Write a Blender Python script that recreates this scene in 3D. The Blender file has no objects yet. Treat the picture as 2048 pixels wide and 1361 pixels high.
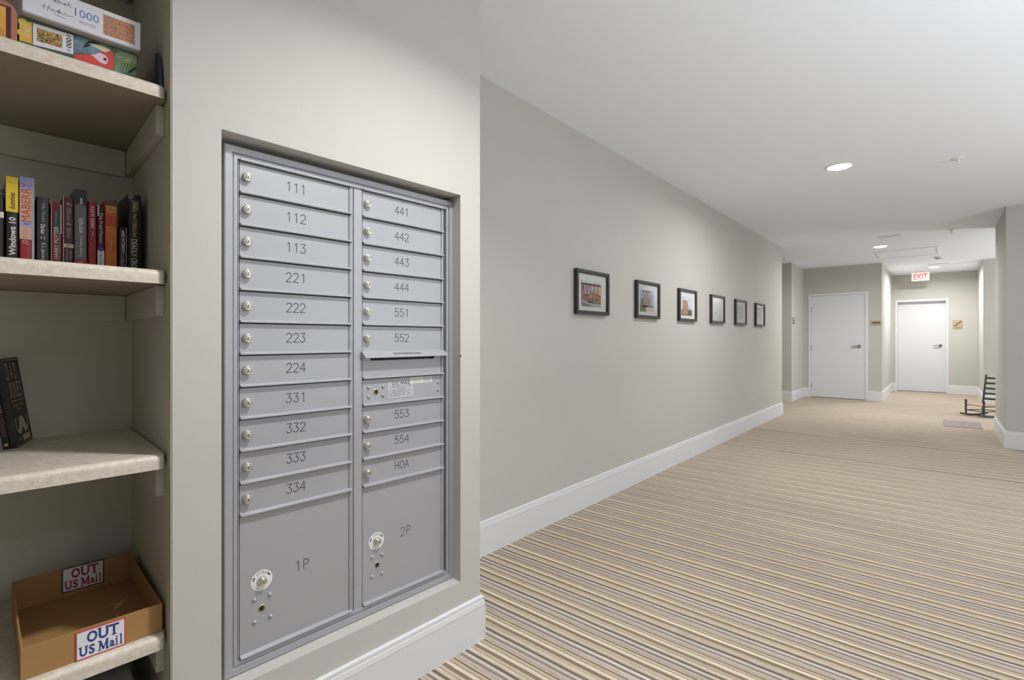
import bpy, math, random
from mathutils import Matrix, Vector
random.seed(7)
S = bpy.context.scene
COL = S.collection

# ------------------------------------------------------------------ camera, world, light, exposure
FPX = 1000.0
TH = math.atan(859 / 1000.0)
CAM_Z = 1.22
CEIL = 2.70
cd = bpy.data.cameras.new('camera'); cam = bpy.data.objects.new('camera', cd); COL.objects.link(cam)
cd.sensor_width = 36.0; cd.lens = 36.0 * FPX / 2048; cd.shift_y = -2.5 / 2048; cd.clip_start = 0.02
cam.location = (0, 0, CAM_Z); cam.rotation_euler = (math.pi / 2, 0, TH)
S.camera = cam
S.view_settings.view_transform = 'Standard'; S.view_settings.look = 'None'
S.view_settings.gamma = 1.0; S.view_settings.use_curve_mapping = False
S.view_settings.exposure = 0.40
S.cycles.max_bounces = 10; S.cycles.diffuse_bounces = 6
W = bpy.data.worlds.new('world'); S.world = W; W.use_nodes = True
W.node_tree.nodes['Background'].inputs[0].default_value = (0.90, 0.95, 1.0, 1)
W.node_tree.nodes['Background'].inputs[1].default_value = 0.4      # soft daylight of the open lobby side

def down_light(x, y, power, r=0.085, spread=170):
    l = bpy.data.lights.new('downlight_lamp', 'AREA'); l.shape = 'DISK'; l.size = r * 2; l.energy = power
    l.color = (1.0, 0.99, 0.97); l.spread = math.radians(spread)
    o = bpy.data.objects.new('downlight_lamp', l); COL.objects.link(o)
    o.location = (x, y, CEIL - 0.024)
    return o
LAMPS = [(-0.47, 1.08, 21), (-0.665, 5.08, 24), (-0.745, 9.9, 39), (-0.117, 13.45, 36),
         (2.3, 1.05, 6), (2.3, 5.08, 7), (2.3, 11.0, 14)]  # last three: unseen downlights added to fill the open side
for i_, (x_, y_, p_) in enumerate(LAMPS):
    down_light(x_, y_, p_, spread=134 if i_ == 0 else 170)

# added fill lights, unseen, aimed up to brighten the ceiling
for fx, fy, fp in ((1.3, 1.9, 32), (3.4, 4.2, 105), (3.8, 11.1, 130)):
    fl = bpy.data.lights.new('ceiling_fill', 'AREA'); fl.shape = 'DISK'; fl.size = 1.2; fl.energy = fp; fl.color = (0.97, 0.985, 1.0)
    fo = bpy.data.objects.new('ceiling_fill', fl); COL.objects.link(fo); fo.location = (fx, fy, 0.9); fo.rotation_euler = (math.pi, 0, 0)

# ------------------------------------------------------------------ frames
AL = math.atan(934 / 1000.0) - TH
DX = (math.sin(AL), math.cos(AL)); DY = (-math.cos(AL), math.sin(AL))
LO = (-1.4249212, 1.4626596)
ML = Matrix(((DX[0], DY[0], 0, LO[0]), (DX[1], DY[1], 0, LO[1]), (0, 0, 1, 0), (0, 0, 0, 1)))
MW = Matrix.Identity(4)
FR = {'L': ML, 'W': MW}
BASE = {}

def lin(c):
    return tuple(((v / 255) / 12.92 if v / 255 <= 0.04045 else ((v / 255 + 0.055) / 1.055) ** 2.4) for v in c)

# ------------------------------------------------------------------ materials
MATS = {}
def mat(name, rgb, rough=0.6, metal=0.0, var=0.04, scale=12.0, bump=0.0, bscale=200.0, emit=None, spec=0.5, trans=0.0):
    if name in MATS: return MATS[name]
    m = bpy.data.materials.new(name); m.use_nodes = True; nt = m.node_tree; n = nt.nodes; b = n['Principled BSDF']
    c = lin(rgb)
    tc = n.new('ShaderNodeTexCoord'); nz = n.new('ShaderNodeTexNoise'); nz.inputs['Scale'].default_value = scale
    nt.links.new(tc.outputs['Object'], nz.inputs['Vector'])
    mx = n.new('ShaderNodeMix'); mx.data_type = 'RGBA'
    mx.inputs[6].default_value = (*[v * (1 - var) for v in c], 1); mx.inputs[7].default_value = (*[min(1, v * (1 + var)) for v in c], 1)
    nt.links.new(nz.outputs['Fac'], mx.inputs[0]); nt.links.new(mx.outputs[2], b.inputs['Base Color'])
    b.inputs['Roughness'].default_value = rough; b.inputs['Metallic'].default_value = metal
    b.inputs['Specular IOR Level'].default_value = spec
    if trans: b.inputs['Transmission Weight'].default_value = trans
    if emit:
        b.inputs['Emission Color'].default_value = (*lin(emit[0]), 1); b.inputs['Emission Strength'].default_value = emit[1]
    if bump:
        nb = n.new('ShaderNodeTexNoise'); nb.inputs['Scale'].default_value = bscale; nt.links.new(tc.outputs['Object'], nb.inputs['Vector'])
        bp = n.new('ShaderNodeBump'); bp.inputs['Strength'].default_value = bump; bp.inputs['Distance'].default_value = 0.002
        nt.links.new(nb.outputs['Fac'], bp.inputs['Height']); nt.links.new(bp.outputs['Normal'], b.inputs['Normal'])
    MATS[name] = m
    return m

def ramp_mat(name, stops, scale=8.0, rough=0.5, detail=4.0, interp='LINEAR', tex='NOISE'):
    m = bpy.data.materials.new(name); m.use_nodes = True; nt = m.node_tree; n = nt.nodes; b = n['Principled BSDF']
    tc = n.new('ShaderNodeTexCoord')
    if tex == 'VORONOI':
        t = n.new('ShaderNodeTexVoronoi'); out = t.outputs['Color']
    else:
        t = n.new('ShaderNodeTexNoise'); t.inputs['Detail'].default_value = detail; out = t.outputs['Fac']
    t.inputs['Scale'].default_value = scale
    nt.links.new(tc.outputs['Object'], t.inputs['Vector'])
    r = n.new('ShaderNodeValToRGB'); r.color_ramp.interpolation = interp
    el = r.color_ramp.elements
    while len(el) < len(stops): el.new(0.5)
    for e, (p, c) in zip(el, stops): e.position = p; e.color = (*lin(c), 1)
    nt.links.new(out, r.inputs[0]); nt.links.new(r.outputs[0], b.inputs['Base Color'])
    b.inputs['Roughness'].default_value = rough
    MATS[name] = m
    return m

M_wall = mat('wall_paint', (189, 187, 181), 0.75, var=0.015, scale=2.0, bump=0.12, bscale=350)
M_niche = mat('niche_paint', (194, 189, 174), 0.7, var=0.02, scale=3.0, bump=0.12, bscale=300)
M_ceil = mat('ceiling_paint', (232, 237, 245), 0.85, var=0.01, scale=1.5)
M_trim = mat('trim_white', (216, 217, 220), 0.4, var=0.01, scale=3.0)
M_door = mat('door_white', (212, 214, 219), 0.45, var=0.01, scale=3.0)
M_alu = mat('silver_paint', (166, 167, 172), 0.42, metal=0.25, var=0.015, scale=6.0)
M_alud = mat('cabinet_dark', (58, 57, 58), 0.6)
M_nick = mat('nickel', (206, 201, 192), 0.3, metal=0.85, var=0.05)
M_brass = mat('old_brass', (120, 105, 75), 0.35, metal=0.8)
M_black = mat('black', (14, 14, 15), 0.5)
M_engr = mat('engraving', (48, 50, 56), 0.6)
M_paper = mat('paper_white', (226, 226, 224), 0.6, var=0.02)
M_ink = mat('ink', (30, 30, 34), 0.6)
M_inkg = mat('ink_grey', (120, 121, 126), 0.6)
M_frame = mat('frame_black', (48, 45, 43), 0.4)
M_mat = mat('mat_board', (226, 227, 221), 0.7, var=0.01)
M_steel = mat('lever_steel', (150, 142, 130), 0.3, metal=0.85)
M_lens = mat('lamp_lens', (255, 255, 255), 0.5, emit=((255, 250, 240), 14.0))
M_plast = mat('white_plastic', (225, 225, 224), 0.5)
M_slot = mat('shadow_slot', (96, 94, 90), 0.7)

def shelf_mat():
    m = bpy.data.materials.new('speckled_laminate'); m.use_nodes = True; nt = m.node_tree; n = nt.nodes; b = n['Principled BSDF']
    tc = n.new('ShaderNodeTexCoord')
    n1 = n.new('ShaderNodeTexNoise'); n1.inputs['Scale'].default_value = 70; n1.inputs['Detail'].default_value = 6
    r1 = n.new('ShaderNodeValToRGB'); e = r1.color_ramp.elements
    e[0].position = .3; e[0].color = (*lin((204, 193, 176)), 1); e[1].position = .66; e[1].color = (*lin((222, 213, 199)), 1)
    n2 = n.new('ShaderNodeTexNoise'); n2.inputs['Scale'].default_value = 330; n2.inputs['Detail'].default_value = 2
    r2 = n.new('ShaderNodeValToRGB'); e = r2.color_ramp.elements
    e[0].position = .30; e[0].color = (1, 1, 1, 1); e[1].position = .36; e[1].color = (0, 0, 0, 1)
    mx = n.new('ShaderNodeMix'); mx.data_type = 'RGBA'; mx.inputs[7].default_value = (*lin((160, 138, 112)), 1)
    for t in (n1, n2): nt.links.new(tc.outputs['Object'], t.inputs['Vector'])
    nt.links.new(n1.outputs['Fac'], r1.inputs[0]); nt.links.new(n2.outputs['Fac'], r2.inputs[0])
    nt.links.new(r2.outputs[0], mx.inputs[0]); nt.links.new(r1.outputs[0], mx.inputs[6])
    nt.links.new(mx.outputs[2], b.inputs['Base Color']); b.inputs['Roughness'].default_value = 0.4
    return m
M_shelf = shelf_mat()
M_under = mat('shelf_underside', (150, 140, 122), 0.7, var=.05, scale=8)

def carpet_mat():
    m = bpy.data.materials.new('striped_carpet'); m.use_nodes = True; nt = m.node_tree; n = nt.nodes; b = n['Principled BSDF']
    L = nt.links.new
    def math_(op, a, bb=None):
        x = n.new('ShaderNodeMath'); x.operation = op
        for i, v in enumerate((a, bb)):
            if v is None: continue
            if isinstance(v, (int, float)): x.inputs[i].default_value = v
            else: L(v, x.inputs[i])
        return x.outputs[0]
    tc = n.new('ShaderNodeTexCoord'); sp = n.new('ShaderNodeSeparateXYZ'); L(tc.outputs['Object'], sp.inputs[0])
    wob = n.new('ShaderNodeTexNoise'); wob.inputs['Scale'].default_value = 3.0; wob.inputs['Detail'].default_value = 3; L(tc.outputs['Object'], wob.inputs['Vector'])
    y = math_('ADD', sp.outputs['Y'], math_('MULTIPLY', math_('SUBTRACT', wob.outputs['Fac'], 0.5), 0.012))
    fib = n.new('ShaderNodeTexNoise'); fib.inputs['Scale'].default_value = 260; fib.inputs['Detail'].default_value = 2; L(tc.outputs['Object'], fib.inputs['Vector'])
    y = math_('ADD', y, math_('MULTIPLY', math_('SUBTRACT', fib.outputs['Fac'], 0.5), 0.004))
    P = 0.1603
    fr = math_('FRACT', math_('MULTIPLY', math_('SUBTRACT', 1.6249 + 0.1603 * 300, y), 1 / P))
    st = [(0, (92, 72, 50)), (.03, (176, 156, 128)), (.085, (182, 163, 134)), (.115, (122, 102, 78)), (.15, (204, 188, 166)), (.215, (210, 196, 172)),
          (.25, (118, 98, 72)), (.29, (132, 112, 84)), (.33, (120, 98, 70)), (.365, (188, 168, 142)), (.43, (160, 144, 120)), (.49, (194, 178, 152)), (.55, (172, 157, 135)),
          (.58, (90, 78, 64)), (.625, (98, 88, 76)), (.665, (186, 173, 158)), (.715, (190, 176, 160)), (.75, (126, 114, 101)), (.80, (122, 110, 98)), (.83, (178, 163, 146)),
          (.90, (160, 146, 130)), (.97, (172, 156, 136)), (.985, (110, 88, 62))]
    r = n.new('ShaderNodeValToRGB'); el = r.color_ramp.elements
    while len(el) < len(st): el.new(0.5)
    for e, (p, c) in zip(el, st):
        m_ = sum(c) / 3; c = [min(250, (m_ + (v - m_) * .77) * .98 + 14) for v in c]
        e.position = p; e.color = (*lin(c), 1)
    L(fr, r.inputs[0])
    # fibre-scale lightness variation
    f2 = n.new('ShaderNodeTexNoise'); f2.inputs['Scale'].default_value = 420; f2.inputs['Detail'].default_value = 3; L(tc.outputs['Object'], f2.inputs['Vector'])
    f3 = n.new('ShaderNodeTexNoise'); f3.inputs['Scale'].default_value = 1.1; L(tc.outputs['Object'], f3.inputs['Vector'])
    mp = n.new('ShaderNodeMapping'); mp.inputs['Scale'].default_value = (18, 420, 1); L(tc.outputs['Object'], mp.inputs[0])
    f4 = n.new('ShaderNodeTexNoise'); f4.inputs['Scale'].default_value = 1.0; f4.inputs['Detail'].default_value = 4; L(mp.outputs[0], f4.inputs['Vector'])
    mp2 = n.new('ShaderNodeMapping'); mp2.inputs['Scale'].default_value = (0.8, 210, 1); L(tc.outputs['Object'], mp2.inputs[0])
    f5 = n.new('ShaderNodeTexNoise'); f5.inputs['Scale'].default_value = 1.0; f5.inputs['Detail'].default_value = 2; L(mp2.outputs[0], f5.inputs['Vector'])
    k = math_('ADD', math_('MULTIPLY', math_('SUBTRACT', f5.outputs['Fac'], 0.5), 1.5), math_('ADD', math_('ADD', math_('MULTIPLY', math_('SUBTRACT', f2.outputs['Fac'], 0.5), 0.8), math_('MULTIPLY', math_('SUBTRACT', f4.outputs['Fac'], 0.5), 0.9)), math_('ADD', 1.0, math_('MULTIPLY', math_('SUBTRACT', f3.outputs['Fac'], .5), .15))))
    vm = n.new('ShaderNodeVectorMath'); vm.operation = 'SCALE'; L(r.outputs[0], vm.inputs[0]); L(k, vm.inputs['Scale'])
    # carpet seams: thin worn lines running across the corridor
    def seam(y0, x0, x1):
        d = math_('ABSOLUTE', math_('SUBTRACT', y, y0))
        a = math_('LESS_THAN', d, 0.007)
        c = math_('MULTIPLY', math_('GREATER_THAN', sp.outputs['X'], x0), math_('LESS_THAN', sp.outputs['X'], x1))
        return math_('MULTIPLY', a, c)
    s = math_('MAXIMUM', seam(7.255, -1.9, 0.5), seam(6.03, -1.35, 1.2))
    mx = n.new('ShaderNodeMix'); mx.data_type = 'RGBA'; L(math_('MULTIPLY', s, 0.75), mx.inputs[0]); L(vm.outputs[0], mx.inputs[6]); mx.inputs[7].default_value = (*lin((95, 72, 50)), 1)
    L(mx.outputs[2], b.inputs['Base Color']); b.inputs['Roughness'].default_value = 0.95; b.inputs['Specular IOR Level'].default_value = 0.1
    bp = n.new('ShaderNodeBump'); bp.inputs['Strength'].default_value = 0.5; bp.inputs['Distance'].default_value = 0.003
    L(f2.outputs['Fac'], bp.inputs['Height']); L(bp.outputs['Normal'], b.inputs['Normal'])
    return m
M_carpet = carpet_mat()

# ------------------------------------------------------------------ mesh builder
class G:
    def __init__(s): s.v = []; s.f = []; s.m = []; s.sm = []
    def add(s, vs, fs, mi=0, smooth=False):
        o = len(s.v); s.v += [tuple(v) for v in vs]
        for f in fs: s.f.append([i + o for i in f]); s.m.append(mi); s.sm.append(smooth)
        return s
    def box(s, x0, x1, y0, y1, z0, z1, mi=0):
        vs = [(x, y, z) for x in (x0, x1) for y in (y0, y1) for z in (z0, z1)]
        return s.add(vs, [(0, 1, 3, 2), (4, 6, 7, 5), (0, 4, 5, 1), (2, 3, 7, 6), (0, 2, 6, 4), (1, 5, 7, 3)], mi)
    def hexa(s, b4, t4, mi=0):
        return s.add(list(b4) + list(t4), [(3, 2, 1, 0), (4, 5, 6, 7), (0, 1, 5, 4), (1, 2, 6, 5), (2, 3, 7, 6), (3, 0, 4, 7)], mi)
    def prism(s, pts, fn0, fn1, mi=0, smooth=False):
        n = len(pts); a = [fn0(p) for p in pts]; b = [fn1(p) for p in pts]
        s.add(a + b, [tuple(range(n))[::-1], tuple(range(n, 2 * n))] + [(i, (i + 1) % n, n + (i + 1) % n, n + i) for i in range(n)], mi)
        if smooth: s.sm[-n:] = [True] * n
        return s
    def lathe(s, prof, c, ax, seg=28, mi=0, smooth=True, cap=True):
        """prof [(r,h)], centre c, axis ax (unit vector)"""
        ax = Vector(ax).normalized(); u = ax.orthogonal().normalized(); w = ax.cross(u); c = Vector(c)
        vs = []
        for r, h in prof:
            for i in range(seg):
                t = 2 * math.pi * i / seg; vs.append(c + ax * h + (u * math.cos(t) + w * math.sin(t)) * r)
        fs = []
        for k in range(len(prof) - 1):
            for i in range(seg):
                j = (i + 1) % seg; fs.append((k * seg + i, k * seg + j, (k + 1) * seg + j, (k + 1) * seg + i))
        s.add(vs, fs, mi, smooth)
        if cap:
            n = len(prof)
            s.add(vs[:seg], [tuple(range(seg))[::-1]], mi); s.add(vs[(n - 1) * seg:], [tuple(range(seg))], mi)
        return s
    def tube(s, pts, r, seg=10, mi=0):
        pts = [Vector(p) for p in pts]; n = len(pts); vs = []
        rs = r if isinstance(r, (list, tuple)) else [r] * n
        up = None
        for k, p in enumerate(pts):
            d = (pts[min(k + 1, n - 1)] - pts[max(k - 1, 0)]).normalized()
            u = d.orthogonal().normalized() if up is None else (up - d * up.dot(d)).normalized()
            up = u; w = d.cross(u)
            for i in range(seg):
                t = 2 * math.pi * i / seg; vs.append(p + (u * math.cos(t) + w * math.sin(t)) * rs[k])
        fs = [(k * seg + i, k * seg + (i + 1) % seg, (k + 1) * seg + (i + 1) % seg, (k + 1) * seg + i) for k in range(n - 1) for i in range(seg)]
        s.add(vs, fs, mi, True)
        s.add(vs[:seg], [tuple(range(seg))[::-1]], mi); s.add(vs[-seg:], [tuple(range(seg))], mi)
        return s
    def sweep(s, path, prof, mapf, closed=False, mi=0):
        """path 2D, prof [(offset, other)], offset to the left of travel; mapf(px,py,other)->xyz"""
        n = len(path); rows = []
        P = [Vector(p) for p in path]
        for i in range(n):
            if closed or 0 < i < n - 1:
                a = (P[i] - P[i - 1]).normalized(); b = (P[(i + 1) % n] - P[i]).normalized()
                na = Vector((-a.y, a.x)); nb = Vector((-b.y, b.x)); mvec = (na + nb) / (1 + na.dot(nb))
            elif i == 0:
                a = (P[1] - P[0]).normalized(); mvec = Vector((-a.y, a.x))
            else:
                a = (P[i] - P[i - 1]).normalized(); mvec = Vector((-a.y, a.x))
            rows.append([mapf(P[i].x + mvec.x * t, P[i].y + mvec.y * t, h) for t, h in prof])
        k = len(prof); vs = [v for r_ in rows for v in r_]
        fs = []
        for i in range(n if closed else n - 1):
            j = (i + 1) % n
            for q in range(k):
                fs.append((i * k + q, j * k + q, j * k + (q + 1) % k, i * k + (q + 1) % k))
        if not closed:
            fs += [tuple(range(k))[::-1], tuple((n - 1) * k + q for q in range(k))]
        return s.add(vs, fs, mi)
    def mesh(s, name, mats, base=(0, 0, 0), recalc=True):
        me = bpy.data.meshes.new(name)
        me.from_pydata([(v[0] - base[0], v[1] - base[1], v[2] - base[2]) for v in s.v], [], s.f)
        for m in mats: me.materials.append(m)
        for p, mi, sm in zip(me.polygons, s.m, s.sm): p.material_index = mi; p.use_smooth = sm
        if recalc:
            import bmesh
            bm = bmesh.new(); bm.from_mesh(me); bmesh.ops.recalc_face_normals(bm, faces=bm.faces); bm.to_mesh(me); bm.free()
        me.update(); return me

def bevel(o, w, seg=2):
    b = o.modifiers.new('bevel', 'BEVEL'); b.width = w; b.segments = seg; b.limit_method = 'ANGLE'; b.angle_limit = math.radians(40)

def place(o, frame, p, rz=0.0):
    M = FR[frame] @ Matrix.Translation(Vector(p)) @ Matrix.Rotation(rz, 4, 'Z')
    o.location = M.to_translation(); o.rotation_euler = M.to_euler()

def thing(name, label, cat, p, frame='L', group=None, rz=0.0, local=False):
    o = bpy.data.objects.new(name, None); COL.objects.link(o); o.empty_display_size = 0.05
    place(o, frame, p, rz); o['label'] = label; o['category'] = cat
    if group: o['group'] = group
    BASE[o] = (0, 0, 0) if local else tuple(p)
    return o

def part(name, parent, g, mats, label=None, bev=0.0, recalc=True):
    mats = mats if isinstance(mats, (list, tuple)) else [mats]
    o = bpy.data.objects.new(name, g.mesh(name, mats, BASE[parent], recalc)); COL.objects.link(o); o.parent = parent
    BASE[o] = BASE[parent]
    if label: o['label'] = label
    if bev: bevel(o, bev)
    return o

def single(name, label, cat, g, mats, p, frame='L', group=None, bev=0.0):
    mats = mats if isinstance(mats, (list, tuple)) else [mats]
    o = bpy.data.objects.new(name, g.mesh(name, mats, p)); COL.objects.link(o); place(o, frame, p)
    o['label'] = label; o['category'] = cat; BASE[o] = tuple(p)
    if group: o['group'] = group
    if bev: bevel(o, bev)
    return o

def struct(name, g, mats, frame='W', bev=0.0):
    mats = mats if isinstance(mats, (list, tuple)) else [mats]
    o = bpy.data.objects.new(name, g.mesh(name, mats)); COL.objects.link(o); o.matrix_world = FR[frame].copy()
    o['kind'] = 'structure'; BASE[o] = (0, 0, 0)
    if bev: bevel(o, bev)
    return o

# ------------------------------------------------------------------ flat art (printed or engraved marks on a surface)
_fc = {}
def font_polys(txt, bold=0.0, shear=0.0, spacing=1.0):
    key = (txt, bold, shear, spacing)
    if key in _fc: return _fc[key]
    c = bpy.data.curves.new('t', 'FONT'); c.body = txt; c.size = 1.0; c.offset = bold; c.shear = shear; c.space_character = spacing
    c.resolution_u = 3
    o = bpy.data.objects.new('t', c); COL.objects.link(o)
    me = bpy.data.meshes.new_from_object(o, depsgraph=bpy.context.evaluated_depsgraph_get())
    vs = [(v.co.x, v.co.y) for v in me.vertices]; fs = [tuple(p.vertices) for p in me.polygons]
    bpy.data.objects.remove(o); bpy.data.curves.remove(c); bpy.data.meshes.remove(me)
    x0 = min(v[0] for v in vs); x1 = max(v[0] for v in vs); y0 = min(v[1] for v in vs); y1 = max(v[1] for v in vs)
    vs = [((v[0] - x0) / (x1 - x0) - .5, (v[1] - y0) / (y1 - y0) - .5) for v in vs]
    _fc[key] = (vs, fs); return _fc[key]

class Art:
    def __init__(s, o, ex, ey, n, lift=0.0004, step=0.0003):
        s.o, s.ex, s.ey, s.n = Vector(o), Vector(ex).normalized(), Vector(ey).normalized(), Vector(n).normalized()
        s.g = G(); s.lift = lift; s.step = step
    def P(s, x, y, k): return s.o + s.ex * x + s.ey * y + s.n * (s.lift + s.step * k)
    def poly(s, pts, mi=0, k=0): s.g.add([s.P(x, y, k) for x, y in pts], [tuple(range(len(pts)))], mi)
    def rect(s, x0, x1, y0, y1, mi=0, k=0): s.poly([(x0, y0), (x1, y0), (x1, y1), (x0, y1)], mi, k)
    def disc(s, cx, cy, r, mi=0, k=0, seg=24, ry=None):
        ry = ry or r
        s.poly([(cx + r * math.cos(2 * math.pi * i / seg), cy + ry * math.sin(2 * math.pi * i / seg)) for i in range(seg)], mi, k)
    def ring(s, cx, cy, r0, r1, mi=0, k=0, seg=32):
        vs = [s.P(cx + r * math.cos(2 * math.pi * i / seg), cy + r * math.sin(2 * math.pi * i / seg), k) for r in (r0, r1) for i in range(seg)]
        s.g.add(vs, [(i, (i + 1) % seg, seg + (i + 1) % seg, seg + i) for i in range(seg)], mi)
    def line(s, pts, w, mi=0, k=0):
        for a, b in zip(pts, pts[1:]):
            d = Vector((b[0] - a[0], b[1] - a[1]))
            if d.length < 1e-7: continue
            d.normalize(); e = d * w * .35; q = Vector((-d.y, d.x)) * w / 2
            s.poly([(a[0] - e.x + q.x, a[1] - e.y + q.y), (a[0] - e.x - q.x, a[1] - e.y - q.y), (b[0] + e.x - q.x, b[1] + e.y - q.y), (b[0] + e.x + q.x, b[1] + e.y + q.y)], mi, k)
    def text(s, txt, cx, cy, w, h, rot=0, mi=0, k=1, bold=0.0, shear=0.0):
        vs, fs = font_polys(txt, bold, shear)
        c, si = math.cos(math.radians(rot)), math.sin(math.radians(rot))
        s.g.add([s.P(cx + (x * w) * c - (y * h) * si, cy + (x * w) * si + (y * h) * c, k) for x, y in vs], fs, mi)
    def build(s, name, parent, mats, label=None):
        return part(name, parent, s.g, mats, label, recalc=False)

def arc(cx, cy, rx, ry, a0, a1, n=10):
    return [(cx + rx * math.cos(math.radians(a0 + (a1 - a0) * i / n)), cy + ry * math.sin(math.radians(a0 + (a1 - a0) * i / n))) for i in range(n + 1)]
GLY = {'1': [[(.18, .8), (.38, 1), (.38, 0)]],
       '2': [arc(.3, .72, .28, .28, 165, -30) + [(.02, 0), (.6, 0)]],
       '3': [[(.05, 1), (.56, 1), (.3, .6)] + arc(.29, .3, .29, .3, 88, -160)],
       '4': [[(.46, 0), (.46, 1), (.0, .32), (.62, .32)]],
       '5': [[(.55, 1), (.1, 1), (.06, .56)] + arc(.29, .32, .29, .32, 130, -155)],
       'P': [[(.06, 0), (.06, 1), (.32, 1)] + arc(.32, .74, .24, .26, 90, -90) + [(.06, .48)]],
       'H': [[(.04, 0), (.04, 1)], [(.56, 0), (.56, 1)], [(.04, .5), (.56, .5)]],
       'O': [arc(.3, .5, .29, .5, 0, 360, 24)],
       'A': [[(0, 0), (.3, 1), (.6, 0)], [(.1, .34), (.5, .34)]]}
def engrave(a, txt, cx, cy, h, pitch=.72, w=.0016):
    n = len(txt); W_ = (n - 1) * pitch * h + .6 * h
    for i, ch in enumerate(txt):
        x0 = cx - W_ / 2 + i * pitch * h
        for st in GLY[ch]: a.line([(x0 + x * h, cy - h / 2 + y * h) for x, y in st], w)

# ================================================================== SETTING
XC = -1.962          # corridor wall face
g = G(); g.box(-5.2, 6.0, -4.2, 15.4, -0.1, 0.0); struct('floor', g, M_carpet)
g = G(); g.box(-5.2, 6.0, -4.2, 15.4, CEIL, CEIL + 0.1); struct('ceiling', g, M_ceil)

# wall with the mailbox recess and the shelf niche (wall frame: x along wall, y into wall)
NX = -1.066; ND = 0.56
SPL = lambda y: .017 * max(0, y) / ND      # the niche side is a little out of square
g = G()
T = 0.53
g.prism([(NX, 0), (-0.954, 0), (-0.954, ND), (NX + .017, ND)], lambda p: (p[0], p[1], 0), lambda p: (p[0], p[1], CEIL))
g.box(-0.954, -0.1085, 0, T, 1.783, CEIL); g.box(-0.954, -0.1085, 0, T, 0, 0.2670)
g.box(-0.1085, -0.0036, 0, T, 0, CEIL)
struct('wall_left', g, M_wall, 'L')
g = G()
g.box(-2.0, NX, 0, ND, 2.32, CEIL)
g.box(-2.1, -2.0, 0, ND, 0, CEIL); g.box(-5.0, -2.1, 0, .15, 0, CEIL)
struct('wall_left_side', g, M_wall, 'L')
g = G(); g.box(-2.1, NX + .02, ND, ND + .08, 0, CEIL); g.prism([(NX - .003, .002), (NX - .0002, .002), (NX + .0168, ND), (NX + .014, ND)], lambda p: (p[0], p[1], 0), lambda p: (p[0], p[1], 2.32)); g.box(-1.999, -1.99, 0.002, ND, 0, 2.32)
struct('wall_niche', g, M_niche, 'L')
# corridor wall and everything past it
g = G(); g.box(XC - .15, XC, 1.25, 9.0, 0, CEIL); struct('wall_corridor', g, M_wall)
g = G(); g.box(-5.1, -2.215, 10.93, 12.3, 0, CEIL); g.box(-5.2, -5.0, 8.85, 10.93, 0, CEIL); g.box(-5.0, XC - .15, 8.85, 9.0, 0, CEIL); struct('wall_alcove', g, M_wall)
D1 = (-2.125, -1.098, 2.155)
Y1 = 12.06
g = G(); g.box(-2.215, D1[0], Y1, Y1 + .15, 0, CEIL); g.box(D1[1], -0.88, Y1, Y1 + .15, 0, CEIL); g.box(D1[0], D1[1], Y1, Y1 + .15, D1[2], CEIL)
g.box(-1.03, -0.88, Y1 + .15, 14.9, 0, CEIL)
struct('wall_far_left', g, M_wall)
D2 = (-0.825, 0.122, 2.118)
Y2 = 14.73
g = G(); g.box(-.88, D2[0], Y2, Y2 + .17, 0, CEIL); g.box(D2[1], .59, Y2, Y2 + .17, 0, CEIL); g.box(D2[0], D2[1], Y2, Y2 + .17, D2[2], CEIL)
struct('wall_far', g, M_wall)
g = G(); g.box(.59, 6.0, 12.76, 14.9, 0, CEIL); struct('wall_far_right', g, M_wall)
g = G(); g.box(.545, 3.4, 7.81, 9.25, 0, CEIL); struct('wall_right', g, M_wall)
g = G(); g.box(-5.2, 6.0, -4.3, -4.2, 0, CEIL); struct('wall_back', g, M_wall)

# baseboards
def bb_prof(h, t=.016):
    return [(0, 0), (t, 0), (t, h - .042), (t - .0025, h - .044), (t - .0005, h - .047), (t - .001, h - .034), (t - .004, h - .018), (t - .009, h - .0165), (t - .0065, h - .013), (t - .0075, h - .003), (t - .010, h), (0, h)][:4] + \
           [(t - .001, h - .036), (t - .0035, h - .0185), (t - .0075, h - .017), (t - .0055, h - .0145), (t - .006, h - .004), (t - .009, h), (0, h)]
def bboard(name, path, h, frame='W'):
    g = G(); g.sweep(path, bb_prof(h), lambda x, y, z: (x, y, z)); struct(name, g, M_trim, frame)
# offset is to the left of travel direction
def bboard_r(name, path, h, frame='W'):      # offset to the right of travel
    bboard(name, path[::-1], h, frame)
bboard_r('baseboard_left', [(NX + .002, 0), (-0.0036, 0), (-0.0036, .50)], .176, 'L')
bboard_r('baseboard_corridor', [(XC, 1.55), (XC, 9.0), (-3.5, 9.0)], .193)
bboard_r('baseboard_alcove', [(-3.5, 10.93), (-2.215, 10.93), (-2.215, Y1), (D1[0], Y1)], .19)
bboard_r('baseboard_far_left', [(D1[1], Y1), (-.88, Y1), (-.88, Y2), (D2[0], Y2)], .19)
bboard_r('baseboard_far', [(D2[1], Y2), (.59, Y2), (.59, 12.76), (3.0, 12.76)], .19)
bboard_r('baseboard_right', [(3.0, 9.25), (.545, 9.25), (.545, 7.81), (3.3, 7.81)], .19)

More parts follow.
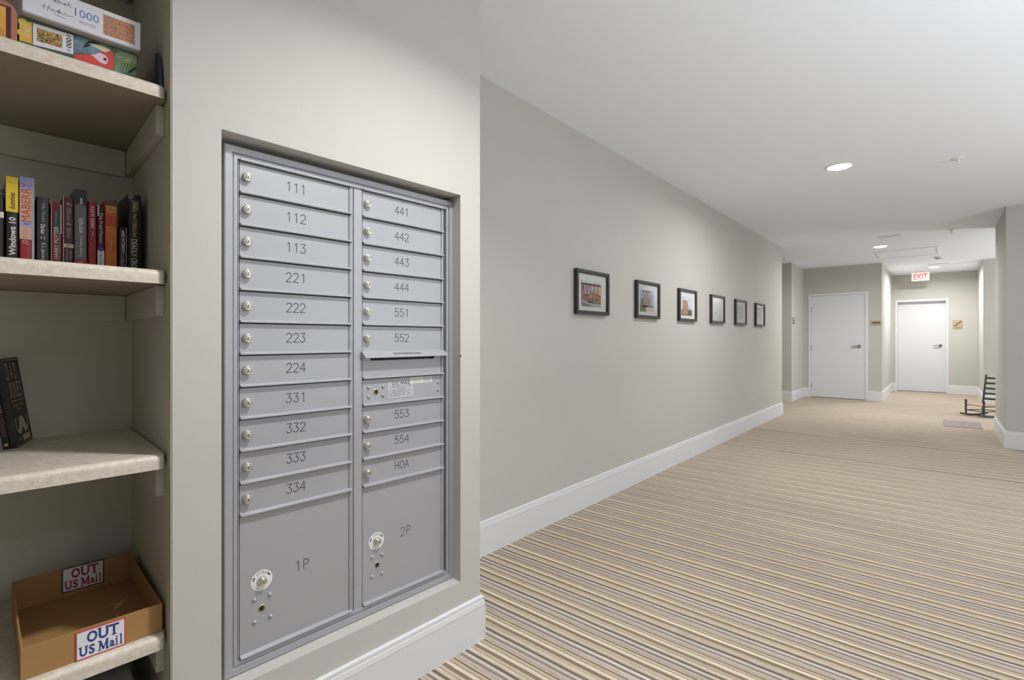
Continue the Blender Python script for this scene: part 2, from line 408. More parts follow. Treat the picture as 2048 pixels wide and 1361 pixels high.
# doors
def door(name, d, Y, hinges, recess, lever_x):
    x0, x1, zt = d
    g = G(); fw = .045
    fy0 = Y - .012
    for a in ((x0, x0 + fw, 0, zt), (x1 - fw, x1, 0, zt), (x0 + fw, x1 - fw, zt - fw, zt)):
        g.box(a[0], a[1], fy0, Y + .14, a[2], a[3])
    root = struct(name, g, M_trim, bev=.003)
    gl = G(); gl.box(x0 + fw + .003, x1 - fw - .003, Y + recess, Y + recess + .044, .012, zt - fw - .004)
    leaf = part('door_leaf', root, gl, M_door)
    yl = Y + recess
    if hinges:
        for z in (1.83, 1.03, .25):
            gh = G(); gh.lathe([(.007, -.05), (.007, .05)], (x0 + fw + .001, yl - .012, z), (0, 0, 1), 12)
            gh.box(x0 + fw - .02, x0 + fw + .02, yl - .006, yl - .001, z - .05, z + .05)
            part('hinge', root, gh, mat('hinge_steel', (184, 184, 186), .35, metal=.4))
    gs = G(); gs.lathe([(.033, 0), (.033, .006), (.028, .012), (.012, .014), (.012, .045)], (lever_x, yl, 1.07), (0, -1, 0), 24)
    gs.tube([(lever_x, yl - .048, 1.07), (lever_x - .03, yl - .052, 1.078), (lever_x - .07, yl - .05, 1.07), (lever_x - .125, yl - .045, 1.06)], [.012, .011, .009, .007])
    part('lever_handle', leaf, gs, M_steel)
    ga = G(); ga.box(x1 - fw - .0025, x1 - fw + .003, Y - .0135, Y + .03, 1.0, 1.12); part('strike_plate', root, ga, M_plast)
    return root
door('door_1', D1, Y1, True, .002, -1.245)
door('door_2', D2, Y2, False, .115, -0.02)

# ceiling hatch and vents as things below; ceiling access panel
def hatch():
    g = G(); x0, x1, y0, y1 = -.86, -.03, 10.48, 11.42; z = CEIL
    for a in ((x0, x1, y0, y0 + .03), (x0, x1, y1 - .03, y1), (x0, x0 + .03, y0 + .03, y1 - .03), (x1 - .03, x1, y0 + .03, y1 - .03)):
        g.box(a[0], a[1], a[2], a[3], z - .012, z)
    t = thing('access_hatch', 'white rectangular access panel flush in the ceiling before the exit sign', 'ceiling hatch', (-.45, 10.95, CEIL), 'W')
    part('hatch_frame', t, g, M_ceil); g2 = G(); g2.box(x0 + .034, x1 - .034, y0 + .034, y1 - .034, z - .006, z); part('hatch_panel', t, g2, M_ceil)
hatch()
def vent(x, y, w, label):
    t = thing('ceiling_vent', label, 'air vent', (x, y, CEIL), 'W', 'slim ceiling vents')
    g = G(); z = CEIL; d = .05
    g.box(x - w / 2, x + w / 2, y - d, y - d + .02, z - .01, z); g.box(x - w / 2, x + w / 2, y + d - .02, y + d, z - .01, z)
    g.box(x - w / 2, x - w / 2 + .02, y - d + .0202, y + d - .0202, z - .01, z); g.box(x + w / 2 - .02, x + w / 2, y - d + .0202, y + d - .0202, z - .01, z)
    part('vent_frame', t, g, M_plast)
    g = G(); g.box(x - w / 2 + .02, x + w / 2 - .02, y - d + .02, y + d - .02, z - .003, z - .001); part('vent_opening', t, g, M_slot)
    g = G()
    for k in (-1, 0, 1): g.box(x - w / 2 + .02, x + w / 2 - .02, y + k * .02 - .003, y + k * .02 + .001, z - .009, z - .003)
    part('louvre', t, g, M_plast)
vent(-.57, 8.98, .28, 'slim white slot vent in the ceiling by the second downlight')
vent(-.05, 12.92, .30, 'slim white slot vent in the ceiling by the farthest downlight')

LBL = ['recessed round ceiling downlight above the silver mailbox cabinet', 'nearest of the lit ceiling downlights seen along the corridor',
       'middle lit ceiling downlight, beside the slot vent before the hatch', 'farthest lit ceiling downlight, above and beyond the exit sign',
       'added fill downlight, unseen, on the open side right of the camera', 'added fill downlight, unseen, right of the corridor before the white corner wall', 'added fill downlight, unseen, hidden behind the white corner wall']
for (x, y, p), lb in zip(LAMPS, LBL):
    t = thing('ceiling_downlight', lb, 'downlight', (x, y, CEIL), 'W', 'round ceiling downlights')
    g = G(); g.lathe([(.100, 0), (.100, -.004), (.094, -.008), (.087, -.008), (.087, -.002)], (x, y, CEIL), (0, 0, 1), 40, cap=False); part('trim_ring', t, g, M_plast)
    g = G(); g.lathe([(.087, -.002), (.080, -.010), (.06, -.016), (.03, -.019), (.001, -.020)], (x, y, CEIL), (0, 0, 1), 40, cap=False); part('lens', t, g, M_lens)

def sprinkler(x, y, big):
    t = thing('fire_sprinkler', 'small ceiling sprinkler head on a round plate, nearest the camera' if big else 'small ceiling sprinkler head farther down the corridor, right of the slot vent', 'sprinkler', (x, y, CEIL), 'W', 'ceiling sprinkler heads')
    g = G(); g.lathe([(.045, 0), (.042, -.006), (.02, -.009), (.012, -.009)], (x, y, CEIL), (0, 0, 1)); part('escutcheon', t, g, M_plast)
    g = G(); g.lathe([(.009, -.009), (.009, -.03), (.004, -.032), (.004, -.05)], (x, y, CEIL), (0, 0, 1), 12)
    g.lathe([(.018, -.05), (.018, -.053)], (x, y, CEIL), (0, 0, 1), 16); part('deflector', t, g, M_plast)
sprinkler(.103, 5.49, True); sprinkler(.103, 9.0, False)
x, y = -.041, 11.86
t = thing('smoke_detector', 'round white smoke detector on the ceiling beside the hatch', 'smoke detector', (x, y, CEIL), 'W')
g = G(); g.lathe([(.07, 0), (.07, -.012), (.064, -.016)], (x, y, CEIL), (0, 0, 1)); part('mounting_base', t, g, M_plast)
g = G(); g.lathe([(.056, -.016), (.056, -.026), (.045, -.04), (.02, -.046)], (x, y, CEIL), (0, 0, 1)); part('sensor_cap', t, g, mat('sensor_grey', (176, 174, 170), .5))

# exit sign
M_red = mat('exit_red', (226, 80, 76), 0.5, emit=((255, 80, 74), 0.35))
M_exitw = mat('exit_face', (250, 238, 238), 0.5, emit=((255, 235, 235), 0.3))
x0, x1, yy, z0, z1 = -.503, -.20, 14.2, 2.497, 2.676
t = thing('exit_sign', 'lit white exit sign with red letters hanging from the ceiling', 'exit sign', (-.355, yy, CEIL), 'W')
g = G(); g.box(x0, x1, yy - .02, yy + .02, z0, z1); part('sign_housing', t, g, M_exitw, bev=.004)
g = G(); g.box(-.42, -.29, yy - .025, yy + .025, z1, CEIL); part('canopy_mount', t, g, M_plast, bev=.004)
a = Art((x0, yy - .02, z0), (1, 0, 0), (0, 0, 1), (0, -1, 0)); a.text('EXIT', .152, .09, .235, .125, bold=.02); a.build('lettering', t, [M_red])

# ------------------------------------------------------------------ signs by the doors
M_tan = mat('tan_plaque', (176, 158, 128), 0.5, var=.08, scale=30); M_tand = mat('tan_dark', (100, 80, 55), 0.5)
x0, x1, z0, z1 = -1.062, -.893, 1.485, 1.575
t = thing('door_name_plate', 'long tan name plate on the wall right of the left white door', 'sign', (-.98, Y1, z0), 'W')
g = G(); g.box(x0, x1, Y1 - .010, Y1, z0, z1); part('plate', t, g, M_tan, bev=.003)
a = Art((x0, Y1 - .010, z0), (1, 0, 0), (0, 0, 1), (0, -1, 0))
a.rect(.03, .16, .038, .058, 0, 0)
for i in range(9): a.rect(.034 + i * .014, .042 + i * .014, .028, .07, 0, 1)
a.build('raised_lettering', t, [M_tand])
x0, x1, z0, z1 = .186, .346, 1.44, 1.63
t = thing('stair_sign', 'square tan sign with a rising stair symbol right of the far door', 'sign', (.26, Y2, z0), 'W')
g = G(); g.box(x0, x1, Y2 - .010, Y2, z0, z1); part('plate', t, g, M_tan, bev=.003)
a = Art((x0, Y2 - .010, z0), (1, 0, 0), (0, 0, 1), (0, -1, 0))
pts = [(.01, .068)]
for i in range(6): pts += [(.035 + i * .018, .068 + i * .017), (.035 + i * .018, .085 + i * .017)]
pts += [(.15, .170), (.15, .155), (.05, .058), (.01, .058)]
a.poly(pts, 0, 0); a.text('STAIR', .08, .025, .11, .022, bold=.02); a.build('stair_symbol', t, [M_tand])
# wall control in the alcove
t = thing('wall_control', 'small grey wall control with dark slots at the left corridor corner', 'thermostat', (-2.215, 11.06, 1.5), 'W')
g = G(); g.box(-2.215, -2.203, 10.98, 11.15, 1.51, 1.64); part('cover', t, g, mat('control_grey', (170, 168, 161), .5), bev=.004)
g = G()
for k in range(3): g.box(-2.2035, -2.201, 10.995, 11.12, 1.525 + k * .045, 1.542 + k * .045)
part('slot', t, g, M_ink)

# ------------------------------------------------------------------ framed pictures on the corridor wall
M_sky = ramp_mat('picture_sky', [(.3, (196, 208, 222)), (.7, (226, 228, 228))], 12)
M_brick = ramp_mat('picture_brick', [(.3, (128, 92, 86)), (.6, (166, 124, 112)), (.8, (192, 154, 132))], 40)
M_bricko = ramp_mat('picture_brick_orange', [(.3, (150, 112, 92)), (.6, (190, 150, 126)), (.8, (208, 176, 150))], 40)
M_win = mat('picture_window', (165, 170, 190), .4); M_road = mat('picture_road', (176, 176, 186), .5); M_green = mat('picture_lawn', (124, 128, 104), .5)
M_stone = ramp_mat('picture_stone', [(.3, (150, 140, 150)), (.6, (196, 180, 172)), (.8, (215, 196, 160))], 45)
M_blue = ramp_mat('picture_blue', [(.3, (160, 166, 200)), (.7, (206, 210, 226))], 30)
M_pale = ramp_mat('picture_pale', [(.3, (196, 200, 200)), (.7, (220, 221, 217))], 25)
M_pen = mat('picture_pencil', (158, 158, 156), .6)
M_dark = mat('picture_dark', (70, 52, 50), .5); M_cream = mat('picture_cream', (216, 200, 190), .5)
GLASS = bpy.data.materials.new('picture_glass'); GLASS.use_nodes = True
nt = GLASS.node_tree; nt.nodes.clear(); out = nt.nodes.new('ShaderNodeOutputMaterial'); mxs = nt.nodes.new('ShaderNodeMixShader')
tr = nt.nodes.new('ShaderNodeBsdfTransparent'); gl = nt.nodes.new('ShaderNodeBsdfGlossy'); gl.inputs['Roughness'].default_value = 0.02
fz = nt.nodes.new('ShaderNodeFresnel'); fz.inputs[0].default_value = 1.35
nt.links.new(fz.outputs[0], mxs.inputs[0]); nt.links.new(tr.outputs[0], mxs.inputs[1]); nt.links.new(gl.outputs[0], mxs.inputs[2]); nt.links.new(mxs.outputs[0], out.inputs[0])
PL = ['black framed print of a red brick building, nearest on the corridor wall', 'black framed print of pale towers with blue sky, second nearest on the wall',
      'black framed print with an orange brick tower over dark trees', 'black framed very pale grey sketch, fourth from the camera',
      'black framed faint pinkish sketch with thin upright lines, second from the far end', 'black framed grey print with darker upright lines, at the far end of the row']
PY = [2.95, 3.865, 4.765, 5.66, 6.53, 7.42]
for i, (y0, lb) in enumerate(zip(PY, PL)):
    w, z0, z1 = .45, 1.396, 1.716
    t = thing('picture_frame', lb, 'framed picture', (XC, y0 + w / 2, z0), 'W', 'framed pictures in a row on the corridor wall')
    g = G(); fw = .027; fd = .03
    g.sweep([(y0, z0), (y0 + w, z0), (y0 + w, z1), (y0, z1)], [(0, 0), (0, fd), (fw * .8, fd), (fw, fd - .008), (fw, 0)], lambda p, q, h: (XC + h, p, q), closed=True)
    part('frame', t, g, M_frame)
    g = G(); g.box(XC + .002, XC + .012, y0 + fw - .002, y0 + w - fw + .002, z0 + fw - .002, z1 - fw + .002); part('mat_board', t, g, M_mat)
    pw, ph = .27, .19
    a = Art((XC + .012, y0 + (w - pw) / 2 - .012, z0 + .058), (0, 1, 0), (0, 0, 1), (1, 0, 0), step=.0003)
    R = lambda x_0, x_1, y_0, y_1, mi, k=1: a.rect(x_0 * pw, x_1 * pw, y_0 * ph, y_1 * ph, mi, k)
    if i == 0:
        mats = [M_sky, M_brick, M_win, M_road, M_green, M_dark, M_bricko, M_cream]
        R(0, 1, 0, 1, 0, 0); R(0, 1, .12, .86, 1); R(0, 1, .84, .89, 5, 2); R(0, .02, .88, .97, 5, 2)
        for r_, (za, zb) in enumerate(((.66, .80), (.50, .62))):
            for c_ in range(5): R(.13 + c_ * .18, .25 + c_ * .18, za, zb, 2 if c_ < 2 else 7, 2)
        R(.1, 1, .64, .655, 7, 2); R(.1, 1, .47, .485, 7, 2); R(.1, 1, .42, .45, 5, 2)
        a.poly([(.3 * pw, .16 * ph), (.92 * pw, .13 * ph), (.92 * pw, .42 * ph), (.6 * pw, .56 * ph), (.3 * pw, .40 * ph)], 6, 3)
        a.line([(.25 * pw, .41 * ph), (.6 * pw, .57 * ph), (.95 * pw, .43 * ph)], .004, 5, 4)
        for c_ in range(4): R(.4 + c_ * .13, .44 + c_ * .13, .2, .34, 5, 4)
        a.poly([(0, .0), (pw, 0), (pw, .13 * ph), (0, .24 * ph)], 3, 3); a.poly([(0, 0), (.6 * pw, 0), (0, .18 * ph)], 4, 4)
    elif i == 1:
        mats = [M_blue, M_stone, M_brick, M_green, M_dark, M_cream]
        R(0, 1, 0, 1, 0, 0); R(.2, .6, .2, .95, 1); R(.6, .8, .3, .75, 1); R(0, 1, 0, .3, 3, 1); R(.4, 1, 0, .22, 5, 2); R(.05, .25, .3, .6, 3, 2)
        for c_ in range(5): R(.3 + c_ * .1, .33 + c_ * .1, .35, .8, 2, 2)
        for c_ in range(3): R(.15 + c_ * .2, .27 + c_ * .2, .9, .95, 4, 3)
    elif i == 2:
        mats = [M_sky, M_bricko, M_green, M_dark, M_blue]
        R(0, 1, 0, 1, 0, 0); R(.1, .55, .1, .8, 1); R(.3, .6, .1, .62, 1, 2); R(0, 1, 0, .3, 3, 1); R(.1, .6, .05, .4, 1, 3)
        for c_ in range(6): R(.05 + c_ * .16, .1 + c_ * .16, .02, .42, 2, 2)
    else:
        mats = [M_pale, M_pen, M_pen]
        R(0, 1, 0, 1, 0, 0)
        for c_ in range(9 if i != 3 else 4): R(.1 + c_ * (.09 if i != 3 else .2), .11 + c_ * (.09 if i != 3 else .2) + (.02 if i == 5 else 0), .2, .75 + .1 * math.sin(c_), 1, 1)
        R(.1, .9, .8, .81, 1, 1)
        if i == 3: a.disc(.3 * pw, .3 * ph, .02, 1, 1); a.line([(0.1 * pw, .5 * ph), (.5 * pw, .75 * ph), (.9 * pw, .5 * ph)], .002, 1, 1)
    a.build('print', t, mats)
    g = G(); g.add([(XC + .022, p, q) for p, q in ((y0 + fw - .002, z0 + fw - .002), (y0 + w - fw + .002, z0 + fw - .002), (y0 + w - fw + .002, z1 - fw + .002), (y0 + fw - .002, z1 - fw + .002))], [(0, 1, 2, 3)])
    part('glass', t, g, GLASS)

# ------------------------------------------------------------------ floor plates and rocking chair
M_plate = mat('floor_plate', (128, 117, 116), 0.6, metal=.2, var=.06, scale=60, bump=.3, bscale=300)
for (xa, xb, lb) in ((.022, .214, 'left half of the grey metal floor outlet cover in the carpet'), (.222, .425, 'right half of the grey metal floor outlet cover, nearer the rocking chair')):
    t = thing('floor_box_cover', lb, 'floor cover', ((xa + xb) / 2, 9.56, 0), 'W', 'floor outlet covers')
    g = G(); g.box(xa, xb, 9.22, 9.9, 0, .006); part('cover_plate', t, g, M_plate, bev=.002)
    xc = xb - .02 if xa < .1 else xa + .02
    for yk in (9.3, 9.82):
        g = G(); g.lathe([(.012, .006), (.012, .009)], (xc, yk, 0), (0, 0, 1), 12); part('latch', t, g, M_nick)
M_chair = mat('chair_green', (62, 66, 62), 0.45, var=.06)
M_rush = mat('woven_seat', (182, 156, 126), 0.8, var=.15, scale=80, bump=.6, bscale=120)
t = thing('rocking_chair', 'small dark ladder-back rocking chair with a woven seat behind the corner wall', 'rocking chair', (.495, 10.77, 0), 'W', rz=0.0, local=True)
t.rotation_euler = (0, 0, math.radians(-42))
wx, dy_ = .135, .15
for sx in (-1, 1):
    g = G(); g.tube([(sx * wx, -dy_, .022), (sx * wx, -dy_, .235)], [.012, .014]); g.lathe([(.016, .235), (.018, .245), (.010, .258)], (sx * wx, -dy_, 0), (0, 0, 1), 14); part('leg', t, g, M_chair)
    g = G(); g.tube([(sx * wx * .92, dy_, .022), (sx * wx * .92, dy_, .2), (sx * wx * .95, dy_ + .06, .62)], [.012, .014, .011]); g.lathe([(.012, .62), (.015, .632), (.006, .65)], (sx * wx * .95, dy_ + .062, 0), (0, 0, 1), 14); part('back_post', t, g, M_chair)
    g = G(); pts = [(-dy_ - .1 + i * .05, .012 + ((i - 5) / 5) ** 2 * .028) for i in range(11)]
    g.prism([(p, q) for p, q in pts] + [(p, q + .024) for p, q in pts[::-1]], lambda p: (sx * wx - .011, p[0], p[1] - .012), lambda p: (sx * wx + .011, p[0], p[1] - .012)); part('rocker', t, g, M_chair, bev=.002)
    for z in (.165, .09):
        g = G(); g.tube([(sx * wx, -dy_, z), (sx * wx * .92, dy_, z)], .007); part('stretcher', t, g, M_chair)
for z in (.09,):
    for s_ in (-1, 1):
        g = G(); g.tube([(-wx, s_ * dy_, z), (wx, s_ * dy_, z)], .007); part('stretcher', t, g, M_chair)
g = G(); g.hexa([(-wx, -dy_, .168), (wx, -dy_, .168), (wx * .92, dy_, .168), (-wx * .92, dy_, .168)], [(-wx, -dy_, .19), (wx, -dy_, .19), (wx * .92, dy_, .19), (-wx * .92, dy_, .19)]); part('seat', t, g, M_rush, bev=.006)
for k in range(5):
    z = .26 + k * .082; yb = dy_ + .06 * (z - .2) / .42; g = G(); pts = []
    for i in range(9):
        u = -1 + i / 4; pts.append((u * wx * .93, z + .02 - .006 * 0 + .010 * (1 - u * u)))
    for i in range(9):
        u = 1 - i / 4; pts.append((u * wx * .93, z - .012 + .004 * (1 - u * u)))
    g.prism(pts, lambda p: (p[0], yb - .004 + .018 * (1 - (p[0] / wx) ** 2), p[1]), lambda p: (p[0], yb + .004 + .018 * (1 - (p[0] / wx) ** 2), p[1])); part('ladder_slat', t, g, M_chair)

# ================================================================== MAILBOX CABINET
CX0, CX1, CZ0, CZ1 = -.901, -.154, .301, 1.738
YF = .045
cab = thing('mailbox_cabinet', 'silver grey two-column wall mailbox cabinet recessed in the beige wall', 'mailbox', (-.527, .5, .2715), 'L')
g = G(); g.box(CX0 + .002, CX1 - .002, YF + .012, .5, CZ0 + .002, CZ1 - .002); g.box(-.75, -.3, .1, .5, .2740, CZ0); part('cabinet_body', cab, g, M_alud)
place(cab, 'L', (-.5207, .511, .2647)); cab.scale = (1.0072, 1, 1.0072)      # set deeper for the recess shadow, enlarged to keep its outline
g = G()
g.sweep([(-.9365, .2745), (-.1135, .2745), (-.1135, 1.762), (-.9365, 1.762)],
        [(0, YF + .04), (0, YF - .006), (.003, YF - .009), (.020, YF - .009), (.022, YF - .003), (.0245, YF - .003), (.0255, YF - .006), (.0345, YF - .006), (.0355, YF + .010), (.0355, YF + .04)],
        lambda p, q, h: (p, h, q), closed=True)
part('trim_frame', cab, g, M_alu)
def rails(x0, x1, xl, xr):
    g = G()
    g.box(x0, xl, YF, YF + .012, CZ0 + .002, CZ1 - .001); g.box(xr, x1, YF, YF + .012, CZ0 + .002, CZ1 - .001)
    g.box(xl, xr, YF, YF + .012, 1.7245, CZ1 - .001); g.box(xl, xr, YF, YF + .012, CZ0 + .002, .312)
    g.box(xl, xr, YF - .0125, YF, 1.7245, 1.729)
    part('column_frame', cab, g, M_alu, bev=.0008)
rails(-.8985, -.5435, -.8955, -.5505); rails(-.5405, -.1565, -.5095, -.1610)
ZL = [1.7245] + [1.6322 - .0917 * k for k in range(11)]
def plate(x0, x1, z1, z0, name='mailbox_door', lab=None, lip=True, hole=None, LP=.0125):
    """z1 = underside of the lip above, z0 = underside of this door's own lip"""
    g = G(); zt = z1 - .003; zb = z0 + .001
    xs = x1 - .0125
    if hole:
        hx0, hx1, hz0, hz1 = hole
        g.box(x0 + .0015, hx0, YF, YF + .004, zb, zt); g.box(hx1, x1 - .004, YF, YF + .004, zb, zt)
        g.box(hx0, hx1, YF, YF + .004, zb, hz0); g.box(hx0, hx1, YF, YF + .004, hz1, zt)
    else:
        g.box(x0 + .0015, x1 - .004, YF, YF + .004, zb, zt)
    # raised ridge up the right hand side
    g.prism([(xs, 0), (xs + .0015, -.0045), (xs + .0060, -.0045), (xs + .0085, 0)], lambda p: (p[0], YF + p[1], zb), lambda p: (p[0], YF + p[1], zt))
    # drip lip along the bottom
    g.prism([(0, 0.0), (-LP, .0012), (-LP, .0042), (-.004, .0075), (0, .0088)] if lip else [(0, 0), (-.001, 0), (-.001, .005), (0, .005)], lambda p: (x0 + .0015, YF + p[0], z0 + p[1]), lambda p: (x1 - .004, YF + p[0], z0 + p[1]))
    return part(name, cab, g, M_alu, lab)
LOCK = [(.0135, 0), (.0135, .003), (.0122, .0045), (.0122, .0125), (.0112, .0145), (.0088, .0148), (.0083, .0135), (.0078, .0135), (.0074, .0158), (.0060, .0165), (.0004, .0165)]
def lock(parent, x, z, s=1.0, m=None):
    g = G(); g.lathe([(r * s, h) for r, h in LOCK], (x, YF, z), (0, -1, 0), 28)
    g.box(x - .001 * s, x + .001 * s, YF - .0170, YF - .0160, z - .004 * s, z + .004 * s, 1)
    part('lock', parent, g, [m or M_nick, M_black])
def number(parent, txt, x, z, h, w=.0022, pitch=.72):
    a = Art((0, YF, 0), (1, 0, 0), (0, 0, 1), (0, -1, 0), lift=.0003); engrave(a, txt, x, z, h, pitch, w); a.build('number', parent, [M_engr])
def rivet(parent, x, z, r=.0062):
    g = G(); g.lathe([(r, 0), (r * .92, r * .35), (r * .6, r * .7), (r * .15, r * .85)], (x, YF, z), (0, -1, 0), 16); part('rivet', parent, g, M_alu)
def keyhole(parent, x, z):
    g = G(); g.lathe([(.0105, 0), (.0105, .001), (.0085, .0012)], (x, YF, z), (0, -1, 0), 24, cap=False)
    g.lathe([(.0085, .0012), (.0001, .0006)], (x, YF, z), (0, -1, 0), 24, mi=1, cap=False)
    g.box(x - .006, x + .005, YF - .0035, YF - .0008, z - .0015, z + .0012, 2)
    g.box(x - .0008, x + .0012, YF - .0037, YF - .0008, z - .006, z + .006, 2)
    part('key_cylinder', parent, g, [M_nick, M_brass, M_black])
left = ['111', '112', '113', '221', '222', '223', '224', '331', '332', '333', '334']
for k, n_ in enumerate(left):
    d = plate(-.8955, -.5475, ZL[k], ZL[k + 1]); zc = (ZL[k] + ZL[k + 1]) / 2
    lock(d, -.8755, zc + .002); number(d, n_, -.7345, zc + .0035, .0275, pitch=.80 if '1' in n_ else .76)
right = {0: '441', 1: '442', 2: '443', 3: '444', 4: '551', 5: '552', 8: '553', 9: '554', 10: 'HOA'}
for k, n_ in right.items():
    d = plate(-.5095, -.158, ZL[k], ZL[k + 1], lip=(k != 5)); zc = (ZL[k] + ZL[k + 1]) / 2
    lock(d, -.4915, zc + .002); number(d, n_, -.350, zc + .0035, .0275, pitch=.78)
# outgoing mail panel
d = plate(-.5095, -.158, ZL[6], ZL[7], 'outgoing_mail_panel', 'outgoing mail panel with slot and hood', hole=(-.480, -.200, 1.1445, 1.168))
g = G(); g.box(-.480, -.200, YF + .010, YF + .0115, 1.1445, 1.168)
for sx, cx in ((1, -.480), (-1, -.200)): g.prism([(cx, 1.1445), (cx + sx * .007, 1.1445), (cx, 1.1515)], lambda p: (p[0], YF, p[1]), lambda p: (p[0], YF + .004, p[1]), 1)
part('mail_slot', d, g, [M_black, M_alu])
g = G(); th = .0025
hp = [(YF, 1.1785), (YF - .030, 1.157), (YF - .030, 1.1545), (YF, 1.176)]
g.prism(hp, lambda p: (-.514, p[0], p[1]), lambda p: (-.156, p[0], p[1]))
for xx in (-.514, -.158): g.prism([(YF, 1.1785), (YF - .030, 1.157), (YF - .030, 1.155), (YF, 1.148)], lambda p: (xx, p[0], p[1]), lambda p: (xx + .002, p[0], p[1]))
hood = part('hood', d, g, M_alu, bev=.0006)
ey = Vector((0, .030, .0215)).normalized(); nn = Vector((0, -.0215, .030)).normalized()
a = Art((-.335, YF - .030, 1.157), (1, 0, 0), ey, nn, lift=.0007); a.text('OUTGOING MAIL', 0, .0175, .118, .010); a.build('hood_lettering', hood, [M_engr])
# U.S. mail service door
d = plate(-.5095, -.158, ZL[7], ZL[8], 'mail_service_door', 'service door with postal label and rivets')
for x_, z_ in ((-.4855, 1.052), (-.4845, 1.020), (-.4285, 1.052), (-.4280, 1.021), (-.1835, 1.052), (-.1835, 1.023)): rivet(d, x_, z_)
keyhole(d, -.456, 1.0355)
a = Art((0, YF, 0), (1, 0, 0), (0, 0, 1), (0, -1, 0))
a.rect(-.4085, -.3005, 1.0085, 1.0705, 0, 0); a.text('U.S. MAIL', -.352, 1.0595, .078, .0125, mi=1)
for i, (w_, x_) in enumerate(((.088, -.352), (.04, -.35), (.085, -.354), (.094, -.356), (.092, -.356), (.088, -.356))):
    z_ = 1.0475 - i * .0062
    n_ = int(w_ / .0032)
    for q in range(n_):
        if random.random() < .82: a.rect(x_ - w_ / 2 + q * .0032, x_ - w_ / 2 + q * .0032 + .0024, z_ - .0013, z_ + .0013, 2, 1)
a.rect(-.314, -.2145, 1.0545, 1.0775, 3, 1)
for i in range(5): a.rect(-.306, -.262, 1.0575 + i * .0037, 1.0583 + i * .0037, 2, 2)
a.rect(-.256, -.219, 1.0565, 1.0755, 0, 2)
a.build('service_label', d, [mat('label_silver', (182, 183, 187), .5), M_ink, M_inkg, mat('label_cream', (222, 221, 212), .6)])
# parcel doors
def parcel(x0, x1, name_txt, cx, cz, dial, key, rv):
    d = plate(x0, x1, ZL[11], .3125, 'parcel_door', 'tall parcel locker door')
    number(d, name_txt, cx, cz, .030, .0021, .86)
    x, z = dial
    a = Art((0, YF, 0), (1, 0, 0), (0, 0, 1), (0, -1, 0)); a.disc(x, z, .0300, 0, 0, 40)
    for i, ch in enumerate('OPEN'):
        t_ = math.radians(122 - i * 22); a.text(ch, x + .0225 * math.cos(t_), z + .0225 * math.sin(t_), .0062, .0078, rot=math.degrees(t_) - 90, mi=1)
    for s_, t0 in ((1, 160), (-1, 32)):
        t_ = math.radians(t0); px, pz = x + .0235 * math.cos(t_), z + .0235 * math.sin(t_); tt = (-math.sin(t_), math.cos(t_)); s2 = -1
        tx, tz = tt[0] * s2, tt[1] * s2; nx_, nz_ = math.cos(t_), math.sin(t_)
        a.poly([(px - tx * .0055 + nx_ * .0016, pz - tz * .0055 + nz_ * .0016), (px - tx * .0055 - nx_ * .0016, pz - tz * .0055 - nz_ * .0016), (px + tx * .001 - nx_ * .0016, pz + tz * .001 - nz_ * .0016), (px + tx * .001 + nx_ * .0016, pz + tz * .001 + nz_ * .0016)], 2, 1)
        a.poly([(px + tx * .001 - nx_ * .0036, pz + tz * .001 - nz_ * .0036), (px + tx * .0065, pz + tz * .0065), (px + tx * .001 + nx_ * .0036, pz + tz * .001 + nz_ * .0036)], 2, 1)
    for i in range(11):
        t_ = math.radians(195 + i * 15); a.rect(x + .0235 * math.cos(t_) - .0012, x + .0235 * math.cos(t_) + .0012, z + .0235 * math.sin(t_) - .0007, z + .0235 * math.sin(t_) + .0007, 1, 1)
    a.build('dial_label', d, [M_paper, M_inkg, M_black], 'round white label with OPEN and arrows')
    lock(d, x, z, .98)
    keyhole(d, *key)
    for q in rv: rivet(d, *q)
parcel(-.8955, -.5475, '1P', -.716, .5205, (-.8345, .5155), (-.8345, .4335), ((-.8555, .4655), (-.8120, .4655), (-.8545, .4005), (-.8100, .4005)))
parcel(-.5095, -.158, '2P', -.334, .5195, (-.4545, .5180), (-.4520, .4335), ((-.4720, .4665), (-.4330, .4640), (-.4715, .3985), (-.4325, .3985)))

# small chip on the recess corner and nail marks
g = G(); g.prism([(0, 0), (.004, .004), (.011, .001), (.005, -.002)], lambda p: (-.1085 - .004 + p[0], -.0006, 1.152 + p[1]), lambda p: (-.1085 - .004 + p[0], .002, 1.152 + p[1]))
o = single('wall_chip', 'tiny dark chip on the wall edge right of the mail hood', 'wall chip', g, M_ink, (-.108, 0, 1.152))

